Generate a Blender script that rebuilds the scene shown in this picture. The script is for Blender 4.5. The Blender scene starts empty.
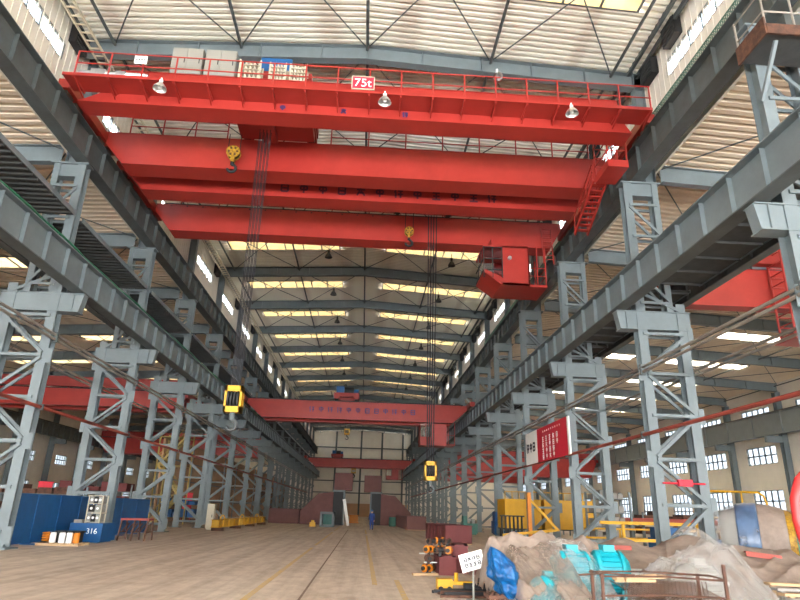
import bpy, math, random
from math import sin, cos, pi, radians, hypot, atan2, floor
from mathutils import Vector, Matrix, noise
random.seed(7)
SC = bpy.context.scene
COL = SC.collection
NTH = ['zeroth', 'first', 'second', 'third', 'fourth', 'fifth', 'sixth', 'seventh', 'eighth', 'ninth', 'tenth', 'eleventh',
       'twelfth', 'thirteenth', 'fourteenth', 'fifteenth', 'sixteenth', 'seventeenth', 'eighteenth', 'nineteenth', 'twentieth']

# ------------------------------------------------------------------ materials
def lin(c):
    return tuple(((v / 255) / 12.92 if v / 255 < .04045 else ((v / 255 + .055) / 1.055) ** 2.4) for v in c) + (1.,)

def mat(name, rgb, rough=.6, metal=0., var=.12, scale=3., rgb2=None, bump=0., spec=.4, stretch=(1, 1, 1), coat=0.):
    """procedural paint: base colour broken by two octaves of object-space noise"""
    m = bpy.data.materials.new(name); m.use_nodes = True
    nt = m.node_tree; b = nt.nodes['Principled BSDF']
    b.inputs['Roughness'].default_value = rough; b.inputs['Metallic'].default_value = metal
    b.inputs['Specular IOR Level'].default_value = spec
    b.inputs['Coat Weight'].default_value = coat
    c = lin(rgb); d = lin(rgb2) if rgb2 else tuple(v * (1 - var) for v in c[:3]) + (1,)
    tc = nt.nodes.new('ShaderNodeTexCoord'); mp = nt.nodes.new('ShaderNodeMapping')
    mp.inputs['Scale'].default_value = stretch
    n = nt.nodes.new('ShaderNodeTexNoise'); n.inputs['Scale'].default_value = scale; n.inputs['Detail'].default_value = 6
    n.inputs['Roughness'].default_value = .65
    r = nt.nodes.new('ShaderNodeValToRGB')
    r.color_ramp.elements[0].position = .35; r.color_ramp.elements[1].position = .68
    r.color_ramp.elements[0].color = d; r.color_ramp.elements[1].color = c
    L = nt.links.new
    L(tc.outputs['Object'], mp.inputs['Vector']); L(mp.outputs['Vector'], n.inputs['Vector'])
    L(n.outputs['Fac'], r.inputs['Fac']); L(r.outputs['Color'], b.inputs['Base Color'])
    if bump:
        bp = nt.nodes.new('ShaderNodeBump'); bp.inputs['Strength'].default_value = bump; bp.inputs['Distance'].default_value = .03
        L(n.outputs['Fac'], bp.inputs['Height']); L(bp.outputs['Normal'], b.inputs['Normal'])
    return m

M = {}
M['steel'] = mat('grey_blue_paint', (110, 120, 123), .5, 0, .18, 1.2)
M['steel2'] = mat('darker_grey_paint', (84, 91, 92), .6, 0, .22, 1.0, (72, 75, 73))  # darker copy of the grey-blue paint; puts shade into the upper beams
M['dark_plate'] = mat('dark_shade_plate', (70, 72, 72), .8, 0, .3, 2)  # dark grey that also paints shade into the side-bay beam webs
M['palegrey'] = mat('pale_grey_paint', (112, 118, 119), .6, 0, .12, 1)
M['rail'] = mat('worn_rail', (96, 84, 74), .5, .5, .3, 3)
M['red'] = mat('crane_red', (164, 48, 40), .42, 0, .12, .8, (150, 42, 35))
M['red2'] = mat('crane_red_faded', (146, 42, 36), .5, 0, .15, .8)
M['oxide'] = mat('oxide_primer', (112, 74, 70), .75, 0, .25, 1.5)
M['maroon'] = mat('maroon_primer', (108, 50, 50), .7, 0, .2, 1.5)
M['rust'] = mat('rust', (100, 66, 50), .85, 0, .4, 6, (64, 44, 36), .3)
M['paleyellow'] = mat('pale_yellow', (176, 152, 84), .6, 0, .2, 2)
M['yellow'] = mat('yellow_paint', (206, 154, 14), .5, 0, .15, 2)
M['orange'] = mat('orange_paint', (204, 122, 24), .5, 0, .15, 2)
M['black'] = mat('black_paint', (34, 34, 36), .6, 0, .3, 4)
M['cable'] = mat('wire_rope', (44, 42, 46), .6, .3, .2, 8)
M['pipe'] = mat('grey_conduit', (150, 142, 132), .5, .2, .25, 2)
M['redpipe'] = mat('red_conductor', (150, 66, 54), .6, 0, .25, 1.5)
M['clad'] = mat('wall_cladding', (224, 217, 204), .8, 0, .1, .6)
M['blue'] = mat('blue_paint', (22, 84, 138), .5, 0, .2, 1.5)
M['blue2'] = mat('blue_plastic', (4, 92, 150), .35, 0, .35, 9, (4, 56, 104), .6)
M['teal'] = mat('teal_paint', (14, 148, 162), .4, 0, .15, 3)
M['cream'] = mat('cream_enamel', (190, 182, 160), .5, 0, .1, 3)
M['greybox'] = mat('grey_enamel', (142, 141, 134), .5, 0, .08, 1)
M['white'] = mat('white_board', (240, 240, 236), .5, 0, .04, 2)
M['ink'] = mat('dark_ink', (52, 52, 60), .7, 0, .1, 5)
M['faded'] = mat('faded_lettering', (84, 34, 52), .6, 0, .2, 5)
M['gold'] = mat('greasy_yellow', (190, 146, 34), .45, 0, .4, 8, (110, 76, 24))
M['navy'] = mat('navy_lettering', (74, 52, 104), .6, 0, .15, 5)
M['signred'] = mat('banner_red', (206, 34, 56), .55, 0, .08, 1)
M['alu'] = mat('spun_aluminium', (200, 202, 200), .3, .7, .15, 3)
M['tarp'] = mat('dusty_tarpaulin', (144, 128, 117), .75, 0, .18, 2.5, (118, 103, 93), .2)
M['wood'] = mat('raw_timber', (196, 164, 126), .8, 0, .25, 4, None, .1, .3, (1, 8, 8))
M['net'] = mat('green_net', (96, 128, 112), .8, 0, .3, 4)
M['skin'] = mat('skin', (196, 146, 118), .6, 0, .08, 6)
M['overall'] = mat('blue_overall', (38, 66, 128), .85, 0, .2, 6)
M['winframe'] = mat('window_frame', (96, 100, 100), .6, 0, .1, 3)
M['brownpanel'] = mat('tan_panel', (190, 152, 118), .8, 0, .15, .8)
M['concretegrey'] = mat('dusty_grey', (150, 146, 140), .85, 0, .2, 2)
M['green'] = mat('machine_green', (70, 120, 110), .6, 0, .2, 3)

def mat_floor():
    m = bpy.data.materials.new('dusty_concrete'); m.use_nodes = True
    nt = m.node_tree; N = nt.nodes.new; L = nt.links.new; b = nt.nodes['Principled BSDF']
    b.inputs['Roughness'].default_value = .72; b.inputs['Specular IOR Level'].default_value = .3
    tc = N('ShaderNodeTexCoord')
    def ns(scale, st, det=6, ro=.6):
        mp = N('ShaderNodeMapping'); mp.inputs['Scale'].default_value = st
        n = N('ShaderNodeTexNoise'); n.inputs['Scale'].default_value = scale; n.inputs['Detail'].default_value = det
        n.inputs['Roughness'].default_value = ro
        L(tc.outputs['Object'], mp.inputs['Vector']); L(mp.outputs['Vector'], n.inputs['Vector']); return n.outputs['Fac']
    def ramp(f, a, c, p0=.3, p1=.7):
        r = N('ShaderNodeValToRGB'); r.color_ramp.elements[0].position = p0; r.color_ramp.elements[1].position = p1
        r.color_ramp.elements[0].color = a; r.color_ramp.elements[1].color = c; L(f, r.inputs['Fac']); return r.outputs['Color']
    def mix(t, f, a, c):
        x = N('ShaderNodeMix'); x.data_type = 'RGBA'; x.blend_type = t; x.inputs['Factor'].default_value = f
        L(a, x.inputs[6]); L(c, x.inputs[7]); return x.outputs[2]
    base = ramp(ns(.22, (1, .35, 1)), lin((190, 174, 160)), lin((214, 202, 190)))
    fine = ramp(ns(2.6, (1, .5, 1), 8, .7), (.72, .7, .68, 1), (1.05, 1.05, 1.05, 1))
    streak = ramp(ns(1.3, (1.6, .05, 1), 5), (.74, .72, .7, 1), (1.04, 1.03, 1.02, 1), .36, .58)
    spots = ramp(ns(.6, (1, 1, 1), 3), (.8, .77, .75, 1), (1, 1, 1, 1), .3, .42)
    c = mix('MULTIPLY', 1, base, fine); c = mix('MULTIPLY', .8, c, streak); c = mix('MULTIPLY', .7, c, spots)
    L(c, b.inputs['Base Color'])
    bp = N('ShaderNodeBump'); bp.inputs['Strength'].default_value = .15; bp.inputs['Distance'].default_value = .02
    L(ns(3, (1, 1, 1), 6), bp.inputs['Height']); L(bp.outputs['Normal'], b.inputs['Normal'])
    return m
M['floor'] = mat_floor()

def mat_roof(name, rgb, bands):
    """light corrugated sheet with brown bands that run along the purlins"""
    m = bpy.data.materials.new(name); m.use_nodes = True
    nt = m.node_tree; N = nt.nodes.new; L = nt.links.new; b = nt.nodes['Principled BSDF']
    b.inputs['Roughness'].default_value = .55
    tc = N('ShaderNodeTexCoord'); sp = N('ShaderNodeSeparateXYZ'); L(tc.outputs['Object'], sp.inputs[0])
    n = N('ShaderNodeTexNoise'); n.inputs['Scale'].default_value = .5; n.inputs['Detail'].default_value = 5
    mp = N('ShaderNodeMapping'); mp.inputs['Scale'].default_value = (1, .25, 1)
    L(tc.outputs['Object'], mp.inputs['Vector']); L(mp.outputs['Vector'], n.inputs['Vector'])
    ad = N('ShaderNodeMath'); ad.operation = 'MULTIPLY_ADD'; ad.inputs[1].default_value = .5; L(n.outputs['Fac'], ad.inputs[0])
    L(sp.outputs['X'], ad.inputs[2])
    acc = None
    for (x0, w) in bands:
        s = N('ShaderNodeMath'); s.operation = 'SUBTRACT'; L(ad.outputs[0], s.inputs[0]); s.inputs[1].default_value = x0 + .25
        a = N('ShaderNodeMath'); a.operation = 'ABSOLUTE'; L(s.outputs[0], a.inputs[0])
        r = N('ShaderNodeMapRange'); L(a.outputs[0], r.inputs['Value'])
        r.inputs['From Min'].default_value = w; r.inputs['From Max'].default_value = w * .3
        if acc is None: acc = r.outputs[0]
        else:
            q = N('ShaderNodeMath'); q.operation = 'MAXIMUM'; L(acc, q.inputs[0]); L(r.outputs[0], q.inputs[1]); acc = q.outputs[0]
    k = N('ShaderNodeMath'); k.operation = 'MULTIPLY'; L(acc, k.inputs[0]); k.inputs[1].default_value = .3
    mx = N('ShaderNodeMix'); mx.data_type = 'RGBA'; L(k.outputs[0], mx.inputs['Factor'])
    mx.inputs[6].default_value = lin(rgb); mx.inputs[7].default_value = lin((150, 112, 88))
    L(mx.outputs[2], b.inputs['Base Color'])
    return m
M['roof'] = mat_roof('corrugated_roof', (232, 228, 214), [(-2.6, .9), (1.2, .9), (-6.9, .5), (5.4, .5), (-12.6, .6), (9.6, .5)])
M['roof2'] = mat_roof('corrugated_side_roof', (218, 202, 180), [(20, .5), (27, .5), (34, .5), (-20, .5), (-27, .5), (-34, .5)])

def mat_translucent(name, rgb, fac):
    m = bpy.data.materials.new(name); m.use_nodes = True
    nt = m.node_tree; nt.nodes.clear(); N = nt.nodes.new; L = nt.links.new
    o = N('ShaderNodeOutputMaterial'); t = N('ShaderNodeBsdfTranslucent'); d = N('ShaderNodeBsdfDiffuse'); mx = N('ShaderNodeMixShader')
    n = N('ShaderNodeTexNoise'); n.inputs['Scale'].default_value = .9; n.inputs['Detail'].default_value = 4
    tc = N('ShaderNodeTexCoord'); L(tc.outputs['Object'], n.inputs['Vector'])
    r = N('ShaderNodeValToRGB'); c = lin(rgb); r.color_ramp.elements[0].color = tuple(v * .7 for v in c[:3]) + (1,)
    r.color_ramp.elements[1].color = c; r.color_ramp.elements[0].position = .3; r.color_ramp.elements[1].position = .6
    L(n.outputs['Fac'], r.inputs['Fac'])
    for s in (t, d): L(r.outputs['Color'], s.inputs['Color'])
    mx.inputs[0].default_value = fac; L(d.outputs[0], mx.inputs[1]); L(t.outputs[0], mx.inputs[2]); L(mx.outputs[0], o.inputs[0])
    return m
M['skylight'] = mat_translucent('yellowed_fibreglass', (255, 216, 150), .075)
M['skylight_boosted'] = mat_translucent('boosted_fibreglass', (255, 238, 206), .48)  # transmission raised to brighten the right side bay
M['skylight_mid'] = mat_translucent('part_boosted_fibreglass', (255, 222, 164), .12)  # transmission raised a little to lighten the left side bay

def mat_film(name, rgb, lo, hi, rough=.12):
    """thin clear film: transparent with a milky, glossy share"""
    m = bpy.data.materials.new(name); m.use_nodes = True
    nt = m.node_tree; nt.nodes.clear(); N = nt.nodes.new; L = nt.links.new
    o = N('ShaderNodeOutputMaterial'); t = N('ShaderNodeBsdfTransparent'); p = N('ShaderNodeBsdfPrincipled'); mx = N('ShaderNodeMixShader')
    p.inputs['Base Color'].default_value = lin(rgb); p.inputs['Roughness'].default_value = rough
    p.inputs['Specular IOR Level'].default_value = .8
    lw = N('ShaderNodeLayerWeight'); lw.inputs['Blend'].default_value = .35
    n = N('ShaderNodeTexNoise'); n.inputs['Scale'].default_value = 2.2; n.inputs['Detail'].default_value = 6
    tc = N('ShaderNodeTexCoord'); L(tc.outputs['Object'], n.inputs['Vector'])
    a = N('ShaderNodeMath'); a.operation = 'MULTIPLY_ADD'; L(lw.outputs['Facing'], a.inputs[0]); a.inputs[1].default_value = .35
    q = N('ShaderNodeMapRange'); L(n.outputs['Fac'], q.inputs['Value']); q.inputs['From Min'].default_value = .38; q.inputs['From Max'].default_value = .64
    q.inputs['To Min'].default_value = lo; q.inputs['To Max'].default_value = hi
    L(q.outputs[0], a.inputs[2]); a.use_clamp = True
    L(a.outputs[0], mx.inputs[0]); L(t.outputs[0], mx.inputs[1]); L(p.outputs[0], mx.inputs[2]); L(mx.outputs[0], o.inputs[0])
    return m
M['film'] = mat_film('clear_film', (168, 166, 164), .04, .4, .1)
M['tanfilm'] = mat_film('dusty_film', (138, 123, 112), .25, .9, .22)
M['bluefilm'] = mat_film('bluish_film', (70, 96, 130), .55, .9, .3)

def mat_glass(name, tint):
    m = bpy.data.materials.new(name); m.use_nodes = True
    nt = m.node_tree; nt.nodes.clear(); N = nt.nodes.new; L = nt.links.new
    o = N('ShaderNodeOutputMaterial'); t = N('ShaderNodeBsdfTransparent'); g = N('ShaderNodeBsdfGlossy'); mx = N('ShaderNodeMixShader')
    t.inputs[0].default_value = tint; g.inputs['Roughness'].default_value = .05
    mx.inputs[0].default_value = .07; L(t.outputs[0], mx.inputs[1]); L(g.outputs[0], mx.inputs[2])
    L(mx.outputs[0], o.inputs[0]); return m
M['glass'] = mat_glass('window_glass', (.92, .96, 1, 1))
M['dimmed_glass'] = mat_glass('sky_dimmed_glass', (.27, .285, .30, 1))  # tint darkened to hold down the bright sky, so glazing bars show

# ------------------------------------------------------------------ mesh builder
class MB:
    def __init__(s, origin=(0, 0, 0)):
        s.v = []; s.f = []; s.o = Vector(origin); s.mi = []; s.cur = 0
    def add(s, vs, fs):
        n = len(s.v); s.v += [tuple(Vector(p) - s.o) for p in vs]
        s.f += [tuple(i + n for i in f) for f in fs]; s.mi += [s.cur] * len(fs); return s
    def box(s, x0, x1, y0, y1, z0, z1):
        x0, x1 = min(x0, x1), max(x0, x1); y0, y1 = min(y0, y1), max(y0, y1); z0, z1 = min(z0, z1), max(z0, z1)
        return s.add([(x0, y0, z0), (x1, y0, z0), (x1, y1, z0), (x0, y1, z0), (x0, y0, z1), (x1, y0, z1), (x1, y1, z1), (x0, y1, z1)],
                     [(0, 3, 2, 1), (4, 5, 6, 7), (0, 1, 5, 4), (1, 2, 6, 5), (2, 3, 7, 6), (3, 0, 4, 7)])
    def bar(s, p, q, w, h=None, up=(0, 0, 1)):
        """rectangular bar p->q; h along up, w across"""
        h = w if h is None else h; p = Vector(p); q = Vector(q); d = (q - p)
        if d.length < 1e-6: return s
        d.normalize(); up = Vector(up)
        if abs(d.dot(up)) > .98: up = Vector((0, 1, 0)) if abs(d.y) < .9 else Vector((1, 0, 0))
        a = d.cross(up).normalized(); b = a.cross(d).normalized(); a *= w / 2; b *= h / 2
        vs = [p - a - b, p + a - b, p + a + b, p - a + b, q - a - b, q + a - b, q + a + b, q - a + b]
        return s.add(vs, [(0, 1, 2, 3), (7, 6, 5, 4), (0, 4, 5, 1), (1, 5, 6, 2), (2, 6, 7, 3), (3, 7, 4, 0)])
    def tube(s, pts, r, n=8, cap=True):
        pts = [Vector(p) for p in pts]; rs = r if isinstance(r, (list, tuple)) else [r] * len(pts)
        rings = []; a = None
        for i, p in enumerate(pts):
            d = (pts[min(i + 1, len(pts) - 1)] - pts[max(i - 1, 0)])
            if d.length < 1e-9: d = Vector((0, 0, 1))
            d.normalize()
            if a is None:
                a = d.orthogonal().normalized()
            else:
                a = (a - d * a.dot(d)).normalized()
            b = d.cross(a)
            rings.append([p + (a * cos(2 * pi * k / n) + b * sin(2 * pi * k / n)) * rs[i] for k in range(n)])
        vs = [v for rg in rings for v in rg]; fs = []
        for i in range(len(pts) - 1):
            for k in range(n):
                fs.append((i * n + k, i * n + (k + 1) % n, (i + 1) * n + (k + 1) % n, (i + 1) * n + k))
        if cap:
            fs.append(tuple(range(n - 1, -1, -1))); m = (len(pts) - 1) * n; fs.append(tuple(m + k for k in range(n)))
        return s.add(vs, fs)
    def prism(s, poly, axis, a, b):
        """poly in the two other axes (x,y,z order), extruded along axis from a to b"""
        n = len(poly)
        def P(u, v, t):
            return {'x': (t, u, v), 'y': (u, t, v), 'z': (u, v, t)}[axis]
        vs = [P(u, v, a) for u, v in poly] + [P(u, v, b) for u, v in poly]
        fs = [tuple(range(n)), tuple(range(2 * n - 1, n - 1, -1))] + [(i, i + n, (i + 1) % n + n, (i + 1) % n) for i in range(n)]
        return s.add(vs, fs)
    def ibeam(s, p, q, w, h, t=.03, up=(0, 0, 1)):
        p = Vector(p); q = Vector(q); d = (q - p).normalized(); up = Vector(up)
        a = d.cross(up).normalized(); b = a.cross(d).normalized()
        s.bar(p + b * (h / 2 - t / 2), q + b * (h / 2 - t / 2), w, t, up); s.bar(p - b * (h / 2 - t / 2), q - b * (h / 2 - t / 2), w, t, up)
        return s.bar(p, q, t, h - 2 * t, up)
    def build(s, name, material, parent=None, smooth=False, loc=None):
        me = bpy.data.meshes.new(name); me.from_pydata(s.v, [], s.f); 
        mats = material if isinstance(material, list) else [material]
        for m in mats: me.materials.append(m)
        if len(mats) > 1: me.polygons.foreach_set('material_index', s.mi)
        if smooth: me.polygons.foreach_set('use_smooth', [True] * len(me.polygons))
        me.update()
        import bmesh
        bm = bmesh.new(); bm.from_mesh(me); bmesh.ops.recalc_face_normals(bm, faces=bm.faces); bm.to_mesh(me); bm.free()
        o = bpy.data.objects.new(name, me); COL.objects.link(o)
        if parent is not None: o.parent = parent
        elif loc is None: o.location = s.o
        if loc is not None: o.location = loc
        return o

def tag(o, label=None, cat=None, group=None, kind=None):
    if label: o['label'] = label
    if cat: o['category'] = cat
    if group: o['group'] = group
    if kind: o['kind'] = kind
    return o
def empty(name, loc, label=None, cat=None, group=None, rz=0):
    o = bpy.data.objects.new(name, None); COL.objects.link(o); o.location = loc; o.rotation_euler.z = rz
    o.empty_display_size = .2
    return tag(o, label, cat, group)
def structure(o): o['kind'] = 'structure'; return o
def copy_tree(o, parent=None):
    c = o.copy(); COL.objects.link(c)
    if parent is not None: c.parent = parent
    for ch in [x for x in KIDS.get(o.name, [])]:
        copy_tree(ch, c)
    return c
KIDS = {}
def index_kids(root):
    KIDS.setdefault(root.name, list(root.children))
    for ch in KIDS[root.name]: index_kids(ch)

# ------------------------------------------------------------------ layout (metres; camera over the origin)
NB = 17
yR = [24.3 + 9.65 * k for k in range(-1, NB)]      # centres of the right-hand column row
yL = [25.3 + 9.60 * k for k in range(-1, NB)]
Y0, Y1 = -24., 179.
RID = -.75
def zroof(x):                                      # underside of the main roof sheet
    return 23.75 - .055 * abs(x - RID)
def zside(x):                                      # lean-to roofs of the two side bays
    return 17.75 - .05 * (abs(x) - 13.6)

# floor
fl = MB(); fl.box(-46.5, 45.5, Y0, Y1 + 1, -.2, 0); structure(fl.build('floor', M['floor']))
def mat_paint():
    m = mat('worn_yellow_line', (206, 172, 96), .8, 0, .3, 5, (180, 160, 138)); return m
M['line'] = mat_paint()
M['joint'] = mat('floor_joint', (128, 108, 96), .9, 0, .3, 2)
tn = [0]
def trim(mb, material):
    tn[0] += 1
    return structure(mb.build('trim_%d' % tn[0], material))
for (x, w, segs) in [(-2.28, .14, [(8, 31), (33, 52), (56, 70)]), (.40, .13, [(16.4, 47), (50, 60)]), (1.0, .13, [(6, 17.6)]), (-1.2, .05, [(9, 60)])]:
    mb = MB()
    for a, b in segs: mb.box(x - w / 2, x + w / 2, a, b, 0, .004)
    trim(mb, M['line'] if w > .1 else M['joint'])

# ---------------------------------------------------------------- roofs
def corr(mb, x0, x1, y0, y1, zf, pitch=.36, dep=.28):
    """corrugated sheet: ribs run down the slope (along x)"""
    n = max(1, round((y1 - y0) / pitch)); p = (y1 - y0) / n
    prof = []
    for i in range(n):
        y = y0 + i * p; prof += [(y, 0), (y + .5 * p, 0), (y + .58 * p, dep), (y + .92 * p, dep)]
    prof.append((y1, 0))
    vs = []; fs = []
    for (y, d) in prof: vs += [(x0, y, zf(x0) + d), (x1, y, zf(x1) + d)]
    m = len(prof)
    for (y, d) in prof: vs += [(x0, y, zf(x0) + d + .03), (x1, y, zf(x1) + d + .03)]
    for i in range(m - 1):
        a = 2 * i; fs.append((a, a + 1, a + 3, a + 2)); b = a + 2 * m; fs.append((b, b + 2, b + 3, b + 1))
    mb.add(vs, fs)
SKY = []
main = MB(); XL, XR = -14.6, 13.3
SKX = [(-12.5, -3.0), (1.1, 11.3)]
edges = [Y0] + [(yR[k] + yR[k + 1]) / 2 for k in range(NB)] + []
ymids = [(yR[k] + yR[k + 1]) / 2 for k in range(NB)]
ycur = Y0
for ym in ymids:
    a, b = ym - .95, ym + .95
    for xa, xb in ((XL, RID), (RID, XR)): corr(main, xa, xb, ycur, a, zroof)
    for xa, xb in ((XL, SKX[0][0]), (SKX[0][1], RID), (RID, SKX[1][0]), (SKX[1][1], XR)): corr(main, xa, xb, a, b, zroof)
    ycur = b
for xa, xb in ((XL, RID), (RID, XR)): corr(main, xa, xb, ycur, Y1, zroof)
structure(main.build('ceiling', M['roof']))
wn = [0]
def window(root_mb, framemat, pane_mb, panemat):
    wn[0] += 1
    w = structure(root_mb.build('window_%d' % wn[0], framemat))
    p = pane_mb.build('pane', panemat, w); return w
def sky_panel(x0, x1, ym, zf, n, pm='skylight'):
    fr = MB((x0, ym, zf(x0))); pa = MB((x0, ym, zf(x0)))
    for i in range(n + 1):
        x = x0 + (x1 - x0) * i / n; fr.box(x - .05, x + .05, ym - .95, ym + .95, zf(x) - .03, zf(x) + .05)
    for y in (ym - .95, ym + .95):
        fr.bar((x0, y, zf(x0) + .02), (x1, y, zf(x1) + .02), .08, .06)
    pa.add([(x0, ym - .95, zf(x0) + .01), (x1, ym - .95, zf(x1) + .01), (x1, ym + .95, zf(x1) + .01), (x0, ym + .95, zf(x0) + .01),
            (x0, ym - .95, zf(x0) + .03), (x1, ym - .95, zf(x1) + .03), (x1, ym + .95, zf(x1) + .03), (x0, ym + .95, zf(x0) + .03)][:4], [(0, 1, 2, 3)])
    window(fr, M['winframe'], pa, M[pm])
for ym in ymids:
    for x0, x1 in SKX: sky_panel(x0, x1, ym, zroof, 6)
# side bays
def side_roof(s, xin, xout, ys, name):
    mb = MB(); y = -24.0
    zf = zside
    bands = [(xin + s * 6.5, xin + s * 13.5), (xin + s * 17, xin + s * 25)]
    bands = [tuple(sorted(b)) for b in bands]
    lo, hi = min(xin, xout), max(xin, xout)
    mids = [(ys[k] + ys[k + 1]) / 2 for k in range(NB)]
    for ym in mids:
        a, b = ym - .95, ym + .95
        corr(mb, lo, hi, y, a, zf, .5, .32)
        cuts = sorted(bands); x = lo
        for c in cuts: corr(mb, x, c[0], a, b, zf, .5, .32); x = c[1]
        corr(mb, x, hi, a, b, zf, .5, .32)
        for c in cuts: sky_panel(c[0], c[1], ym, zf, 4, 'skylight_boosted' if s > 0 else 'skylight_mid')
        y = b
    corr(mb, lo, hi, y, Y1, zf, .5, .32)
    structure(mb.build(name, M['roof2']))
side_roof(1, 13.4, 45.4, yR, 'ceiling_right')
side_roof(-1, -14.7, -46.4, yL, 'ceiling_left')

# ---------------------------------------------------------------- walls and windows
def wall_windows(name, x, th, y0, y1, z0, z1, rows, inner):
    """longitudinal wall with real openings; rows = [(zb, zt, [(ya, yb)...])]; inner = x of the room-side face"""
    mb = MB(); z = z0
    def b(ya, yb, za, zb): mb.box(x, x + th, ya, yb, za, zb)
    for zb, zt, wins in rows:
        if zb > z: b(y0, y1, z, zb)
        y = y0
        for ya, yb in wins: b(y, ya, zb, zt); y = yb
        b(y, y1, zb, zt); z = zt
    b(y0, y1, z, z1)
    # cladding ribs on the room side
    s = -1 if inner <= x + 1e-6 else 1
    w = structure(mb.build(name, M['clad']))
    return w
def wall_window(x, ya, yb, zb, zt, nv, nh, pm='glass'):
    o = (x, (ya + yb) / 2, zb); fr = MB(o); pa = MB(o); t = .13 if zt - zb > 1.2 else .09
    for i in range(nv + 1):
        y = ya + (yb - ya) * i / nv; fr.box(x - .06, x + .06, y - t / 2, y + t / 2, zb, zt)
    for i in range(nh + 1):
        z = zb + (zt - zb) * i / nh; fr.box(x - .06, x + .06, ya, yb, z - t / 2, z + t / 2)
    pa.box(x - .008, x + .008, ya, yb, zb, zt)
    window(fr, M['winframe'], pa, M[pm])
# clerestory walls
wr = [(yR[0] + 9.65 * k + 2.4, yR[0] + 9.65 * k + 7.4) for k in range(-3, NB)]
wl = [(yL[0] + 9.6 * k + 2.3, yL[0] + 9.6 * k + 7.3) for k in range(-3, NB)]
wall_windows('wall_right_clerestory', 13.25, .12, -24, Y1, 17.3, 23.4, [(21.0, 21.85, wr)], 13.25)
wall_windows('wall_left_clerestory', -14.67, .12, -24, Y1, 17.3, 23.4, [(20.7, 21.55, wl)], -14.55)
for ya, yb in wr: wall_window(13.31, ya, yb, 21.0, 21.85, 5, 1)
for ya, yb in wl: wall_window(-14.61, ya, yb, 20.7, 21.55, 5, 1)
for s, x in ((1, 13.25), (-1, -14.55)):
    mb = MB()
    y = 8.
    while y < Y1:
        mb.box(x - s * .03, x, y - .04, y + .04, 18.2, 23.2); y += .45
    trim(mb, M['clad'])
# outer walls
wR = [(yR[0] + 9.65 * k + 2.2, yR[0] + 9.65 * k + 7.5) for k in range(-3, NB)]
wL = [(yL[0] + 9.6 * k + 3.0, yL[0] + 9.6 * k + 6.6) for k in range(-3, NB)]
rowsR = [(1.6, 5.0, wR), (7.8, 9.7, wR), (12.7, 13.95, wR)]
rowsL = [(2.4, 4.4, wL), (7.0, 8.4, wL)]
wall_windows('wall_right', 45.1, .3, -24, Y1, 0, 16.3, rowsR, 45.1)
wall_windows('wall_left', -46.4, .3, -24, Y1, 0, 16.3, rowsL, -46.1)
for zb, zt, ws in rowsR:
    for ya, yb in ws: wall_window(45.2, ya, yb, zb, zt, 5, 3 if zt - zb > 3 else 2, 'dimmed_glass')
for zb, zt, ws in rowsL:
    for ya, yb in ws: wall_window(-46.2, ya, yb, zb, zt, 5, 2, 'dimmed_glass')
# unseen back gable, added with a wide low gateway to light the lower columns
mb = MB(); mb.prism([(-46.4, 10), (45.4, 10), (45.4, 16.1), (13.3, 17.7), (13.3, 22.9), (RID, 23.7), (-14.6, 22.9), (-14.6, 17.7), (-46.4, 16.1)], 'y', -24.3, -24)
structure(mb.build('wall_back_unseen', M['clad']))
# gable
mb = MB(); mb.prism([(-46.4, 0), (45.4, 0), (45.4, 16.1), (13.3, 17.7), (13.3, 22.9), (RID, 23.7), (-14.6, 22.9), (-14.6, 17.7), (-46.4, 16.1)], 'y', 178.2, 178.6)
structure(mb.build('wall_end', M['clad']))
mb = MB()
for x in (-8.2, -1.0, 5.0, 11): mb.box(x - .25, x + .25, 177.7, 178.2, 0, zroof(x) - .3)
for z in (6.2, 9.4, 14.5, 18.6): mb.box(-14, 13, 177.9, 178.15, z - .15, z + .15)
trim(mb, M['steel2'])
mb = MB(); mb.box(-14, 13, 177.8, 178.2, 0, 3.4); trim(mb, M['brownpanel'])

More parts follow.
